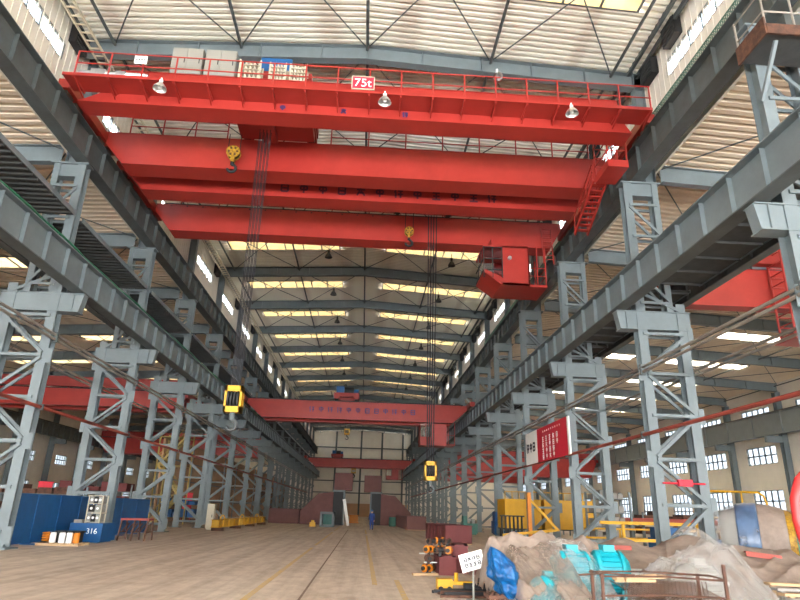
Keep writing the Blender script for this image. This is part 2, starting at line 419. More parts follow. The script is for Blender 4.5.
# ---------------------------------------------------------------- steel frame: main columns
def make_column(side, detail, y, label, group):
    s = side
    xi, xo = (11.68, 13.47) if s > 0 else (-13.53, -15.38)
    o = (xi, y, 0)
    G = M['steel']
    if detail:
        root = empty('steel_column', o, label, 'column', group)
        part = lambda n, mb, m=G: mb.build(n, m, root)
    else:
        acc = MB(o)
    def fin(n, mb, m=G):
        if detail: return mb.build(n, m, root)
        acc.v, base = acc.v + mb.v, len(acc.v)
        acc.f += [tuple(i + base for i in f) for f in mb.f]; acc.mi += [0] * len(mb.f)
    F = .24
    def hleg(x, w, z0, z1, dp=F):
        mb = MB(o)
        mb.box(x - w / 2, x + w / 2, y - dp, y - dp + .03, z0, z1); mb.box(x - w / 2, x + w / 2, y + dp - .03, y + dp, z0, z1)
        mb.box(x - .015, x + .015, y - dp + .03, y + dp - .03, z0, z1); return mb
    zz = [.5 + 1.74 * i for i in range(6)]
    for x in (xi, xo):
        mb = hleg(x, .4, 0, 11.2 if x == xi else 10.6)
        d = 1 if (x == xi) == (s < 0) else -1         # gussets face the other leg
        for i, z in enumerate(zz):
            if (i % 2 == 0) == (x == xi):
                mb.box(x + d * .16, x + d * .40, y - F - .018, y - F, z - .32, z + .32)
        mb.box(x - .4, x + .4, y - .45, y + .45, 0, .06)
        fin('leg', mb)
    a, b = xi + (.2 if s < 0 else -.2) * -1, xo
    for i, z in enumerate(zz):
        mb = MB(o)
        for yy in (y - F - .03, y + F + .03): mb.bar((xi, yy, z), (xo, yy, z), .07, .13)
        fin('horizontal_strut', mb)
        if i < 5:
            mb = MB(o); p, q = ((xi, z), (xo, z + 1.74)) if i % 2 == 0 else ((xo, z), (xi, z + 1.74))
            for yy in (y - F - .06, y + F + .06): mb.bar((p[0], yy, p[1] + .1), (q[0], yy, q[1] - .1), .07, .13)
            fin('diagonal_brace', mb)
    # bracket that carries the lower crane beam
    xt, xe = (10.62, 13.85) if s > 0 else (-12.35, -15.8)
    mb = MB(o)
    sg = 1 if s > 0 else -1
    mb.prism([(xt, 10.2), (xe, 10.2), (xe, 9.42), (xt + sg * .12, 9.42)], 'y', y - .2, y + .2)
    mb.box(xt, xe, y - .27, y + .27, 10.18, 10.22); mb.box(xt + sg * .1, xe, y - .27, y + .27, 9.38, 9.42)
    for x in (xt + sg * .4,): mb.box(x - .015, x + .015, y - .26, y + .26, 9.4, 10.2)
    mb.bar((xo, y - .24, 10.25), (xi, y - .24, 11.1), .06, .14)
    fin('bracket', mb)
    # upper, narrower laced shaft
    ui, uo = (11.7, 13.0) if s > 0 else (-13.68, -14.78)
    for x, w in ((ui, .38), (uo, .28)): fin('upper_leg', hleg(x, w, 10.23, 16.55, .25))
    for i, z in enumerate((10.6, 12.2, 13.8, 15.4)):
        mb = MB(o)
        for yy in (y - .28, y + .28):
            mb.bar((ui, yy, z), (uo, yy, z), .06, .12)
            if i < 3:
                p, q = ((ui, z), (uo, z + 1.6)) if i % 2 else ((uo, z), (ui, z + 1.6))
                mb.bar((p[0], yy - .0, p[1] + .1), (q[0], yy, q[1] - .1), .06, .12)
        fin('upper_lacing', mb)
    mb = MB(o); mb.box(min(ui, uo), max(ui, uo), y - .17, y + .17, 15.95, 16.55)
    mb.box(min(ui, uo) - .3, max(ui, uo) + .3, y - .3, y + .3, 16.55, 16.62)
    mb.box(min(ui, uo), max(ui, uo), y - .22, y + .22, 15.9, 15.95)
    fin('cap_head', mb)
    xr = 12.9 if s > 0 else -14.25
    mb = MB(o)
    mb.box(xr - .25, xr - .22, y - .22, y + .22, 16.62, 23.0); mb.box(xr + .22, xr + .25, y - .22, y + .22, 16.62, 23.0)
    mb.box(xr - .22, xr + .22, y - .015, y + .015, 16.62, 23.0)
    fin('roof_post', mb)
    if not detail:
        r = acc.build('steel_column', G); tag(r, label, 'column', group); return r
    index_kids(root)
    return root
for s, ys, word in ((1, yR, 'right'), (-1, yL, 'left')):
    proto = far = None
    for k, y in enumerate(ys):
        lab = 'tall laced grey steel column in the %s row, %s from the camera' % (word, NTH[k + 1])
        grp = 'columns of the %s row' % word
        if k < 9:
            if proto is None: proto = c = make_column(s, True, y, lab, grp)
            else: c = copy_tree(proto); c.location.y = y; c['label'] = lab
        else:
            if far is None: far = c = make_column(s, False, y, lab, grp)
            else: c = far.copy(); COL.objects.link(c); c.location.y = y; c['label'] = lab

# ---------------------------------------------------------------- crane runway beams
def runway(x, zb, zt, w, y0, y1, label, group, railside=0, stiff=1.6, m='steel', walk=None):
    o = (x, y0, zb); root = empty('runway_beam', o, label, 'crane beam', group)
    mb = MB(o)
    mb.box(x - .015, x + .015, y0, y1, zb + .04, zt - .04)
    fm = mb.build('web', M[m], root)
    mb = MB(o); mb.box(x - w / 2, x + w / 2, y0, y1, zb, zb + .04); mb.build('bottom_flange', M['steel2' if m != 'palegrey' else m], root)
    mb = MB(o); mb.box(x - w / 2, x + w / 2, y0, y1, zt - .04, zt); mb.build('top_flange', M[m], root)
    mb = MB(o); y = y0 + .4
    while y < y1:
        mb.box(x - w / 2 * .62, x + w / 2 * .62, y - .012, y + .012, zb + .04, zt - .04); y += stiff
    mb.build('stiffener', M[m], root)['kind'] = 'stuff'
    mb = MB(o); mb.box(x - .05, x + .05, y0, y1, zt, zt + .14); mb.build('rail', M['rail'], root)
    return root
runway(10.78, 10.25, 11.62, .55, 7, 178, 'lower grey crane runway beam along the right column row', 'runway beams')
runway(-12.62, 10.25, 11.62, .55, 7, 178, 'lower grey crane runway beam along the left column row', 'runway beams')
runway(12.18, 16.65, 18.15, .62, 7, 178, 'upper dark grey crane runway beam on the right column tops', 'runway beams', m='steel2')
runway(-13.66, 16.65, 18.15, .62, 7, 178, 'upper dark grey crane runway beam on the left column tops', 'runway beams', m='steel2')
# beams carried along the far sides of the bays
runway(14.6, 11.15, 12.4, .4, 12, 178, 'dark crane runway beam behind the right columns, side bay edge', 'runway beams', m='dark_plate')  # web colour darkened to paint in the shade behind the columns
runway(-16.3, 12.3, 13.55, .4, 14, 178, 'dark crane runway beam behind the left columns, side bay edge', 'runway beams', m='dark_plate')
runway(43.2, 10.4, 12.7, .5, 12, 178, 'deep grey crane runway beam in front of the right outer wall windows', 'runway beams', m='palegrey', stiff=4.825)
runway(-44.2, 10.4, 12.2, .5, 12, 178, 'deep grey crane runway beam in front of the left outer wall', 'runway beams', m='steel2')
# walkway plates beside the beams
def walk_bays(ys, build, label, group):
    proto = None
    for k in range(NB - 1):
        if proto is None: proto = c = build(ys[k]); index_kids(proto)
        else: c = copy_tree(proto); c.location.y = ys[k]
        tag(c, label % NTH[k + 1], 'walkway', group)
def walk_r(y):
    O = (12.7, y, 11.48); r = empty('walkway_plate', O)
    mb = MB(O); mb.box(11.08, 14.37, y + .37, y + 9.28, 11.46, 11.5); mb.build('floor_plate', M['dark_plate'], r)
    for i in range(7):
        q = y + .5 + 1.42 * i; mb = MB(O); mb.box(11.1, 14.36, q, q + .06, 11.36, 11.46); mb.build('joist', M['dark_plate'], r)
    mb = MB(O); mb.box(14.37, 14.4, y + .37, y + 9.28, 11.4, 11.56); mb.build('edge_strip', M['steel'], r)
    return r
def walk_l(y):
    O = (-14.5, y, 13.9); r = empty('walkway_plate', O)
    mb = MB(O); mb.box(-15.42, -13.45, y + .37, y + 9.23, 13.88, 13.94)
    q = y + .5
    while q < y + 9.1: mb.box(-15.4, -13.5, q, q + .08, 13.8, 13.88); q += .4
    mb.build('floor_plate', M['dark_plate'], r)
    for x in (-13.45, -15.47):
        mb = MB(O); mb.box(x, x + .05, y + .37, y + 9.23, 13.84, 14.06); mb.build('kick_plate', M['steel'], r)
    return r
walk_bays(yR, walk_r, 'dark walkway plate beside the right lower crane beam, %s bay from the camera', 'right walkway plates')
walk_bays(yL, walk_l, 'dark ribbed walkway plate above the left lower crane beam, %s bay from the camera', 'left walkway plates')
# green safety net on the right, green rope on the left
mb = MB((12.45, 8, 18.15)); y = 8.
while y < 62:
    for dy in (.9, -.9): mb.bar((12.5, y, 18.16), (12.5, y + dy, 19.25), .03, .03)
    y += .16
for z in (18.2, 18.72, 19.27): mb.bar((12.5, 8, z), (12.5, 62, z), .04, .04)
tag(mb.build('safety_net', M['net']), 'green safety netting along the top of the right upper crane beam', 'net')
mb = MB((-12.4, 8, 11.7))
mb.tube([(-12.4 + .04 * sin(y * 1.7), y, 11.7 + .03 * sin(y * .65)) for y in [8 + i * 1.2 for i in range(60)]], .045, 5)
tag(mb.build('green_rope', mat('green_rope', (40, 110, 80), .8, 0, .2, 5)), 'green rope lying along the edge of the left lower crane beam', 'rope')

# ---------------------------------------------------------------- roof beams, bracing
def roof_beam(k):
    ya, yb = yL[k] - .5, yR[k]
    ya = yb                                         # the frame is square to the hall
    o = (RID, yb, 22.6); root = empty('roof_beam', o, 'tapered grey steel roof beam across the main hall, %s from the camera' % NTH[k + 1], 'roof beam', 'main hall roof beams')
    hw, wfl = .36, .2
    for nm in ('web', 'bottom_flange', 'top_flange'):
        mb = MB(o)
        for xa, xb in ((-14.4, RID), (RID, 13.1)):
            n = 6
            za, zb = zroof(xa) - .12, zroof(xb) - .12
            da = db = .8
            if nm == 'web': mb.prism([(xa, za), (xb, zb), (xb, zb - db), (xa, za - da)], 'y', yb - .015, yb + .015)
            if nm == 'bottom_flange': mb.bar((xa, yb, za - da - .02), (xb, yb, zb - db - .02), .42, .04)
            if nm == 'top_flange': mb.bar((xa, yb, za), (xb, yb, zb), .42, .04)
        if nm == 'web':
            for x in (-11.9, -9, -6, -3, RID, 2, 5, 7.5, 10.2): mb.box(x - .012, x + .012, yb - .19, yb + .19, zroof(x) - .9, zroof(x) - .14)
        mb.build(nm, M['steel'], root)
    index_kids(root); return root
rb = roof_beam(0)
for k in range(1, NB + 1):
    c = copy_tree(rb); c.location.y = yR[k]; c['label'] = 'tapered grey steel roof beam across the main hall, %s from the camera' % NTH[k + 1]
def bracing(k):
    y0, y1 = yR[k] + .22, yR[k + 1] - .22
    o = (RID, y0, 23); root = empty('roof_bracing', o, 'thin struts and crossed tie rods between roof beams, %s bay from the camera' % NTH[k + 1], 'roof bracing', 'roof bracing of the main hall')
    for x in (-12.9, -6.9, RID, 5.4, 11.5):
        z = zroof(x) - .45; mb = MB(o); mb.tube([(x, y0, z), (x, y1, z)], .075, 8); mb.build('strut', M['steel2'], root)
    xs = (-12.9, -6.9, RID, 5.4, 11.5)
    for i in (0, 1, 2, 3):
        for a, b in ((xs[i], xs[i + 1]), (xs[i + 1], xs[i])):
            mb = MB(o); mb.tube([(a, y0, zroof(a) - .35), (b, y1, zroof(b) - .35)], .035, 5); mb.build('tie_rod', M['steel2'], root)
    for x in (-10.5, -8.6, -4, 2.5, 7.6, 9.3):
        mb = MB(o); mb.bar((x, y0 + .0, zroof(x) - .8), (x, y0 + 1.1, zroof(x) - .06), .06, .06); mb.build('fly_brace', M['steel2'], root)
    index_kids(root); return root
b0 = bracing(0)
for k in range(1, NB):
    c = copy_tree(b0); c.location.y = yR[k] + .22; c['label'] = 'thin struts and crossed tie rods between roof beams, %s bay from the camera' % NTH[k + 1]
# eave purlins as trim
for x, zc in ((12.95, 22.85), (12.5, 22.95), (-14.3, 22.85)):
    mb = MB(); mb.box(x - .07, x + .07, 8, 178, zc - .1, zc + .12); trim(mb, M['steel2'])
# side-bay roof beams and wall columns
def side_frame(s, ys):
    xin, xout = (13.5, 44.9) if s > 0 else (-14.8, -45.9)
    word = 'right' if s > 0 else 'left'
    p1 = p2 = None
    for k, y in enumerate(ys):
        l1 = 'grey steel roof beam of the %s side bay, %s from the camera' % (word, NTH[k + 1])
        l2 = 'grey steel wall column of the %s outer wall, %s from the camera' % (word, NTH[k + 1])
        if p1 is None:
            mb = MB((xin, y, 17))
            za, zb = zside(xin) - .12, zside(xout) - .12
            mb.prism([(xin, za), (xout, zb), (xout, zb - .85), (xin, za - .85)], 'y', y - .015, y + .015)
            mb.bar((xin, y, za), (xout, y, zb), .36, .04); mb.bar((xin, y, za - .85), (xout, y, zb - .85), .36, .04)
            for i in range(1, 9):
                x = xin + (xout - xin) * i / 9; mb.box(x - .012, x + .012, y - .17, y + .17, zside(x) - .95, zside(x) - .14)
            p1 = mb.build('side_roof_beam', M['steel']); tag(p1, l1, 'roof beam', 'roof beams of the %s side bay' % word)
            mb = MB((xout, y, 0)); x = xout - s * .25
            mb.box(x - .3, x + .3, y - .3, y - .27, 0, 15.1); mb.box(x - .3, x + .3, y + .27, y + .3, 0, 15.1); mb.box(x - .02, x + .02, y - .27, y + .27, 0, 15.1)
            mb.box(x - s * 2.0, x, y - .2, y + .2, 9.7, 10.38)
            p2 = mb.build('wall_column', M['steel']); tag(p2, l2, 'column', 'wall columns of the %s outer wall' % word)
        else:
            c = p1.copy(); COL.objects.link(c); c.location.y = y; c['label'] = l1
            c = p2.copy(); COL.objects.link(c); c.location.y = y; c['label'] = l2
    for k in range(NB):
        mb = MB((xin, ys[k], 16)); y0, y1 = ys[k] + .2, ys[k + 1] - .2
        if k == 0:
            for i in range(4):
                a = xin + (xout - xin) * i / 4; b = xin + (xout - xin) * (i + 1) / 4
                mb.tube([(a, y0, zside(a) - .35), (b, y1, zside(b) - .35)], .035, 5); mb.tube([(b, y0, zside(b) - .35), (a, y1, zside(a) - .35)], .035, 5)
                mb.tube([(b - s * .4, y0, zside(b) - .45), (b - s * .4, y1, zside(b) - .45)], .06, 6)
            pb = mb.build('side_roof_bracing', M['steel2']); c = pb
        else:
            c = pb.copy(); COL.objects.link(c); c.location.y = ys[k]
        tag(c, 'crossed rods under the %s side bay roof, %s bay from the camera' % (word, NTH[k + 1]), 'roof bracing', 'roof bracing of the %s side bay' % word)
side_frame(1, yR); side_frame(-1, yL)

# ---------------------------------------------------------------- service pipes on the columns
def pipe_run(name, label, x, z, r, y0, y1, m, n=2, gap=.22, clampys=()):
    root = empty(name, (x, y0, z), label, 'pipe')
    for i in range(n):
        mb = MB((x, y0, z)); mb.tube([(x, y0, z + gap * i), (x, y1, z + gap * i)], r, 8); mb.build('pipe', M[m], root)
    for y in clampys:
        mb = MB((x, y0, z)); mb.box(x - .1, x + .1, y - .05, y + .05, z - .12, z + gap * (n - 1) + .12); mb.build('pipe_clamp', M['steel2'], root)
    return root
pipe_run('service_pipe', 'pair of grey service pipes across the inner legs of the right columns', 11.36, 7.45, .06, 8, 150, 'pipe', 2, .2, [y - .5 for y in yR[:8]])
pipe_run('service_pipe', 'pair of grey service pipes across the outer legs of the right columns', 13.72, 7.45, .06, 8, 150, 'pipe', 2, .2, [y for y in yR[:8]])
pipe_run('service_pipe', 'pair of grey service pipes across the inner legs of the left columns', -13.26, 8.2, .06, 8, 150, 'pipe', 2, .2, [y for y in yL[:8]])
pipe_run('service_pipe', 'pair of grey service pipes across the outer legs of the left columns', -15.68, 8.0, .06, 8, 150, 'pipe', 2, .2, [y for y in yL[:8]])
pipe_run('red_pipe', 'long red pipe strung along the right columns below the banner', 11.33, 4.95, .075, 8, 150, 'redpipe', 1, 0, [y for y in yR[:8]])
pipe_run('red_pipe', 'long red pipe strung along the left columns above the blue boxes', -13.22, 5.35, .075, 8, 150, 'redpipe', 1, 0, [y for y in yL[:8]])
# cable ladder along the left eave
root = empty('cable_ladder', (-13.6, 8, 21.9), 'galvanised cable ladder running along the left eave above the windows', 'cable tray')
for x in (-13.85, -13.35):
    mb = MB((-13.6, 8, 21.9)); mb.box(x - .03, x + .03, 8, 120, 22.0, 22.14); mb.build('side_rail', M['cream'], root)
mb = MB((-13.6, 8, 21.9)); y = 8.2
while y < 120: mb.box(-13.85, -13.35, y, y + .07, 22.03, 22.08); y += .5
mb.build('rung', M['cream'], root)['kind'] = 'stuff'
# high-bay lamps hanging below the skylights
def bay_lamp(x, y, z):
    O = (x, y, z); r = empty('high_bay_lamp', O)
    mb = MB(O); mb.tube([(x, y, z), (x, y, z - .5)], .03, 6); mb.build('drop_rod', M['black'], r)
    mb = MB(O); mb.tube([(x, y, z - .45), (x, y, z - .75)], .11, 10); mb.build('gear_box', M['black'], r)
    mb = MB(O); mb.tube([(x, y, z - .72), (x, y, z - .85), (x, y, z - 1.05), (x, y, z - 1.15)], [.1, .2, .3, .33], 16, False); mb.build('reflector', M['dark_plate'], r, True)
    index_kids(r); return r
hb = {}
for k in range(1, 13):
    for x, word in ((-3.9, 'left'), (6.9, 'right')):
        ym = (yR[k] + yR[k + 1]) / 2
        if x not in hb: hb[x] = c = bay_lamp(x, ym, zroof(x))
        else: c = copy_tree(hb[x]); c.location.y = ym
        tag(c, 'unlit dark high bay lamp under the %s skylight, %s bay from the camera' % (word, NTH[k + 1]), 'lamp', 'high bay lamps under the roof')
# dark wall fans by the clerestory windows
def fan(x, s, y, z, label):
    o = (x, y, z); root = empty('wall_fan', o, label, 'wall fan', 'dark fans on the clerestory walls')
    mb = MB(o); mb.box(x, x - s * .35, y - .55, y + .55, z - .48, z + .48); mb.build('housing', M['black'], root)
    mb = MB(o)
    for i in range(5): mb.box(x - s * .35, x - s * .4, y - .5, y + .5, z - .4 + .2 * i, z - .36 + .2 * i)
    mb.build('louvre', M['dark_plate'], root); index_kids(root); return root
f1 = f2 = f3 = None
for k in range(1, 10):
    if f1 is None:
        f1 = a = fan(13.2, 1, yR[k] - 1.1, 22.3, ''); f2 = b = fan(13.2, 1, yR[k] - 3.4, 22.55, ''); f3 = c = fan(-14.5, -1, yL[k] - 1.7, 22.3, '')
    else:
        a = copy_tree(f1); a.location.y = yR[k] - 1.1; b = copy_tree(f2); b.location.y = yR[k] - 3.4; c = copy_tree(f3); c.location.y = yL[k] - 1.7
    a['label'] = 'square dark wall fan beside the right upper column, %s bay from the camera' % NTH[k]
    b['label'] = 'square dark wall fan above the right clerestory window, %s bay from the camera' % NTH[k]
    c['label'] = 'square dark wall fan beside the left clerestory window, %s bay from the camera' % NTH[k]
#PART2
# ---------------------------------------------------------------- overhead cranes
def strokes(mb, c, ux, uz, nrm, size, n, rng, t=.10):
    """one ideogram-like mark: a few straight brush strokes inside a square of the given size"""
    c = Vector(c); ux = Vector(ux).normalized(); uz = Vector(uz).normalized(); nrm = Vector(nrm).normalized()
    def S(a, b):
        p = c + ux * a[0] * size + uz * a[1] * size; q = c + ux * b[0] * size + uz * b[1] * size
        mb.bar(p, q, size * t, .012, nrm)
    pats = [[((-.4, .35), (.4, .35)), ((0, .5), (0, -.5)), ((-.35, -.05), (.35, -.05)), ((-.45, -.45), (.45, -.45))],
            [((-.35, .4), (-.35, -.4)), ((.35, .4), (.35, -.4)), ((-.35, .4), (.35, .4)), ((-.35, -.4), (.35, -.4)), ((-.35, 0), (.35, 0))],
            [((-.45, .25), (.45, .25)), ((0, .5), (-.4, -.45)), ((0, .1), (.42, -.45)), ((-.3, -.1), (.3, -.1))],
            [((-.3, .5), (-.45, .1)), ((-.32, .2), (-.32, -.5)), ((-.1, .35), (.45, .35)), ((.2, .35), (.2, -.5)), ((-.1, -.05), (.45, -.05))],
            [((-.35, .3), (.35, .3)), ((-.35, .3), (-.35, -.1)), ((.35, .3), (.35, -.1)), ((-.35, -.1), (.35, -.1)), ((0, .5), (0, -.5))]]
    for a, b in pats[rng.randrange(len(pats))]: S(a, b)
def text_mb(txt, size, c, ux, uz, O, depth=.01):
    cu = bpy.data.curves.new('txt', 'FONT'); cu.body = txt; cu.size = size; cu.align_x = 'CENTER'; cu.align_y = 'CENTER'; cu.extrude = depth
    o = bpy.data.objects.new('txt', cu); COL.objects.link(o)
    dg = bpy.context.evaluated_depsgraph_get(); me = bpy.data.meshes.new_from_object(o.evaluated_get(dg))
    ux = Vector(ux).normalized(); uz = Vector(uz).normalized(); n = ux.cross(uz)
    xs = [v.co.x for v in me.vertices]; zs = [v.co.y for v in me.vertices]; ox, oz = (min(xs) + max(xs)) / 2, (min(zs) + max(zs)) / 2
    mb = MB(O); mb.add([Vector(c) + ux * (v.co.x - ox) + uz * (v.co.y - oz) + n * v.co.z for v in me.vertices], [tuple(p.vertices) for p in me.polygons])
    bpy.data.objects.remove(o); bpy.data.curves.remove(cu); bpy.data.meshes.remove(me); return mb

def girder(root, o, xs, y0, y1, zb, zt, endh, m='red', name='girder'):
    """box girder: xs = (bottom left, top left, bottom right, top right)"""
    bl, tl, br, tr = xs
    mb = MB(o); mb.prism([(bl, zb), (br, zb), (tr, zt - endh), (tr, zt), (tl, zt), (tl, zt - endh)], 'y', y0 + .04, y1 - .04)
    mb.box(tl, tr, y0, y1, zt - .03, zt + .002); mb.box(bl, br, y0, y1, zb - .03, zb)
    x = tl + 1.6
    g = mb.build(name, M[m], root)
    return g
def trolley_rail(root, o, x0, x1, y, z):
    mb = MB(o); mb.box(x0, x1, y - .06, y + .06, z, z + .14)
    x = x0 + .4
    while x < x1: mb.box(x - .05, x + .05, y - .16, y + .16, z - .12, z + .04); x += .95
    mb.build('trolley_rail', M['black'], root)
def railing(root, o, x0, x1, y, z, h, step, r=.035, mids=(.5,), m='red', post0=0., axis='x'):
    def P(a, b): return (a, y, b) if axis == 'x' else (y, a, b)
    x = x0; mb = None
    while x <= x1 + .01:
        mb = MB(o); mb.tube([P(x, z - post0), P(x, z + h)], r * 1.25, 6); mb.build('railing_post', M[m], root); x += step
    for f in (1,) + tuple(mids):
        mb = MB(o); mb.tube([P(x0, z + h * f), P(x1, z + h * f)], r, 6); mb.build('handrail', M[m], root)
def end_truck(root, o, x, y0, y1, z, m='red'):
    mb = MB(o); mb.box(x - .26, x + .26, y0, y1, z + .3, z + .75); mb.build('end_truck', M[m], root)
    for y in (y0 + .5, y0 + 1.4, y1 - 1.4, y1 - .5):
        mb = MB(o); mb.tube([(x - .09, y, z + .36), (x + .09, y, z + .36)], .35, 16); mb.build('wheel', M['rail'], root)
def trolley(root, o, x0, x1, y0, y1, z, drop=0., m='red2'):
    mb = MB(o); mb.box(x0, x1, y0 - .5, y1 + .5, z + .55, z + .95)
    for x in (x0 + .3, x1 - .3): mb.box(x - .25, x + .25, y0 - .6, y1 + .6, z + .3, z + .6)
    t = mb.build('trolley', M[m], root)
    mb = MB(o); mb.tube([(x0 + .6, (y0 + y1) / 2, z + 1.35), (x1 - .6, (y0 + y1) / 2, z + 1.35)], .42, 18); mb.build('rope_drum', M['black'], t)
    mb = MB(o)
    for y in (y0 - .3, y1 + .3):
        for x in (x0 + .3, x1 - .3): mb.tube([(x, y - .07, z + .32), (x, y + .07, z + .32)], .19, 12)
    mb.build('trolley_wheel', M['black'], t)
    mb = MB(o); mb.box(x0 + .2, x0 + 1., y0, y0 + .7, z + .95, z + 1.7); mb.tube([(x1 - .9, y1 - .3, z + 1.35), (x1 - .1, y1 - .3, z + 1.35)], .3, 14)
    mb.build('hoist_motor', M['blue'], t)
    if drop:
        mb = MB(o); mb.box(x0 + .1, x1 - .1, y0 + .15, y1 - .15, z - drop, z + .55); mb.box(x0 + 1.2, x0 + 1.9, y0 + .1, y1 - .1, z - drop - .15, z - drop); mb.build('trolley_underframe', M[m], t)

# crane A, nearest the camera
O = (RID, 21.2, 18.3)
A = empty('overhead_crane', O, 'nearest and topmost red double-girder overhead crane with walkway and 75t plate', 'crane', None)
girder(A, O, (-12.6, -11.1, 11.0, 10.5), 21.6, 22.6, 17.55, 19.2, .85, name='girder')
girder(A, O, (-12.5, -13.55, 10.8, 11.75), 26.2, 27.4, 17.44, 19.15, .5, name='girder')
mb = MB(O); mb.box(-12.85, 11.5, 20.6, 21.64, 18.0, 18.05); mb.box(-12.85, 11.5, 20.58, 20.62, 17.98, 18.12); mb.build('walkway', M['red'], A)
x = -12.4; i = 0
while x < 11.5:
    mb = MB(O); mb.bar((x, 20.62, 17.95), (x, 21.64, 17.95), .07, .1); mb.bar((x, 20.7, 17.95), (x, 21.62, 17.7), .05, .06); mb.build('walkway_bracket', M['red'], A); x += 1.325
railing(A, O, -12.4, 11.5, 20.62, 18.05, 1.16, 1.325, .03, (.5,), post0=.05)
railing(A, O, -12.4, -7.6, 26.3, 19.15, .95, 1.6, .03, (.5,)); railing(A, O, -2.4, 11.0, 26.3, 19.15, .95, 1.9, .03, (.5,))
trolley_rail(A, O, -12.9, 11.0, 26.5, 19.15); trolley_rail(A, O, -10.8, 10.3, 22.4, 19.2)
for x in (-13.66, 12.18): end_truck(A, O, x, 22.2, 27.5, 18.29)
trolley(A, O, -6.9, -3.1, 22.7, 26.1, 19.15, .12)
for (x) in (-4.12, -1.54, 1.1):
    mb = MB(O); strokes(mb, (x, 21.59, 17.76), (1, 0, 0), (0, 0, 1), (0, -1, 0), .24, 4, random.Random(int(x * 9)), .3); mb.build('lettering', M['navy'], A)
# ladder cage and stair at its right end
mb = MB(O); mb.box(10.3, 11.25, 22.75, 24.3, 16.55, 16.9); mb.build('landing', M['red'], A)
for (x, y) in ((10.33, 22.78), (11.2, 22.78), (10.33, 24.25), (11.2, 24.25), (10.76, 22.78)):
    mb = MB(O); mb.tube([(x, y, 16.9), (x, y, 19.2)], .04, 6); mb.build('cage_post', M['red'], A)
for z in (17.4, 17.9, 18.4, 18.9, 19.2):
    mb = MB(O)
    for x in (10.33, 11.2): mb.tube([(x, 22.78, z), (x, 24.25, z)], .03, 6)
    mb.tube([(10.33, 22.78, z), (11.2, 22.78, z)], .03, 6)
    mb.tube([(10.33, 24.25, z), (11.2, 24.25, z)], .03, 6)
    mb.build('cage_rail', M['red'], A)
mb = MB(O)
for x in (10.2, 10.85): mb.bar((x, 24.3, 16.75), (x, 27.2, 15.3), .06, .2)
for i in range(9): mb.box(10.2, 10.85, 24.45 + .3 * i, 24.7 + .3 * i, 16.6 - .15 * i, 16.64 - .15 * i)
for x in (10.2, 10.85):
    mb.tube([(x, 24.3, 17.6), (x, 27.2, 16.2)], .03, 6); mb.tube([(x, 24.3, 17.2), (x, 27.2, 15.8)], .025, 6)
    for i in range(4): mb.tube([(x, 24.4 + i * .9, 16.7 - .45 * i), (x, 24.4 + i * .9, 17.6 - .44 * i)], .03, 6)
mb.build('stair', M['red'], A)
# crane B
O = (RID, 28.7, 18.3)
B = empty('overhead_crane', O, 'second red overhead crane, behind the topmost one, with operator cab hanging at its right', 'crane')
girder(B, O, (-12.4, -13.5, 10.9, 11.75), 28.7, 29.85, 17.44, 19.1, .5)
girder(B, O, (-12.4, -13.4, 11.0, 11.7), 33.6, 34.8, 17.44, 19.15, .5)
rng = random.Random(3)
for i in range(12):
    mb = MB(O); strokes(mb, (-4.9 + i * 1.02, 28.69, 17.93), (1, 0, 0), (0, 0, 1), (0, -1, 0), .5, 4, rng, .2); mb.build('lettering', M['faded'], B)
trolley_rail(B, O, -12.9, 11.2, 33.8, 19.15); trolley_rail(B, O, -12.9, 11.2, 29.6, 19.1)
for x in (-13.66, 12.18): end_truck(B, O, x, 28.7, 34.9, 18.29)
trolley(B, O, 1.1, 4.9, 30.2, 33.4, 19.15)
railing(B, O, -12.4, 11.2, 34.95, 19.15, .9, 2.4, .03, (.5,))
# operator cab
cab = None
mb = MB(O)
x0, x1, y0, y1, zb, zt = 6.45, 9.15, 32.1, 34.6, 14.3, 16.75
mb.prism([(x0, zb + .75), (x0 + 1.0, zb), (x1, zb), (x1, zb + .12), (x0 + 1.0, zb + .12), (x0, zb + .8)], 'y', y0, y1)
mb.box(x0, x1, y0, y1, zt - .1, zt); mb.box(x0 + 1.15, x1, y0, y0 + .06, zb, zt); mb.box(x1 - .06, x1, y0, y1, zb, zt); mb.box(x0 + 1.15, x1, y1 - .06, y1, zb, zt)
mb.prism([(x0, zb + .75), (x0 + 1.15, zb + .0), (x0 + 1.15, zb + .45), (x0, zb + .95)], 'y', y0, y0 + .06)
mb.box(x0 + .9, x0 + .95, y0, y1, zb + .4, zb + .7)
mb.box(x0 + .6, x1 - .5, y0 + .5, y1 - .3, zt, 17.44)
cab = mb.build('cab', M['red'], B)
mb = MB(O)
for x in (x0 + .03, x0 + .55, x0 + 1.12): mb.box(x - .03, x + .03, y0 - .01, y0 + .05, zb + .4, zt - .1)
for z in (zb + .9, zb + 1.6, zt - .12): mb.box(x0, x0 + 1.15, y0 - .01, y0 + .05, z - .03, z + .03)
for y in (y0 + .8, y0 + 1.7): mb.box(x0, x0 + .05, y - .03, y + .03, zb + .8, zt)
for z in (zb + .9, zb + 1.6): mb.box(x0, x0 + .05, y0, y1, z - .03, z + .03)
mb.build('window_frame', M['black'], cab)
mb = MB(O); mb.box(x0 + .02, x0 + 1.13, y0 + .01, y0 + .03, zb + .6, zt - .1); mb.build('window_pane', M['glass'], cab)
mb = MB(O); mb.tube([(x0 + 1.55, y0 - .14, zb + 1.65), (x0 + 1.55, y0, zb + 1.65)], .11, 14); mb.build('lamp', M['alu'], cab)
mb = MB(O); mb.box(x1, x1 + 1.1, y0 + .2, y1, zb + .0, zb + .15); mb.build('landing', M['red'], B)
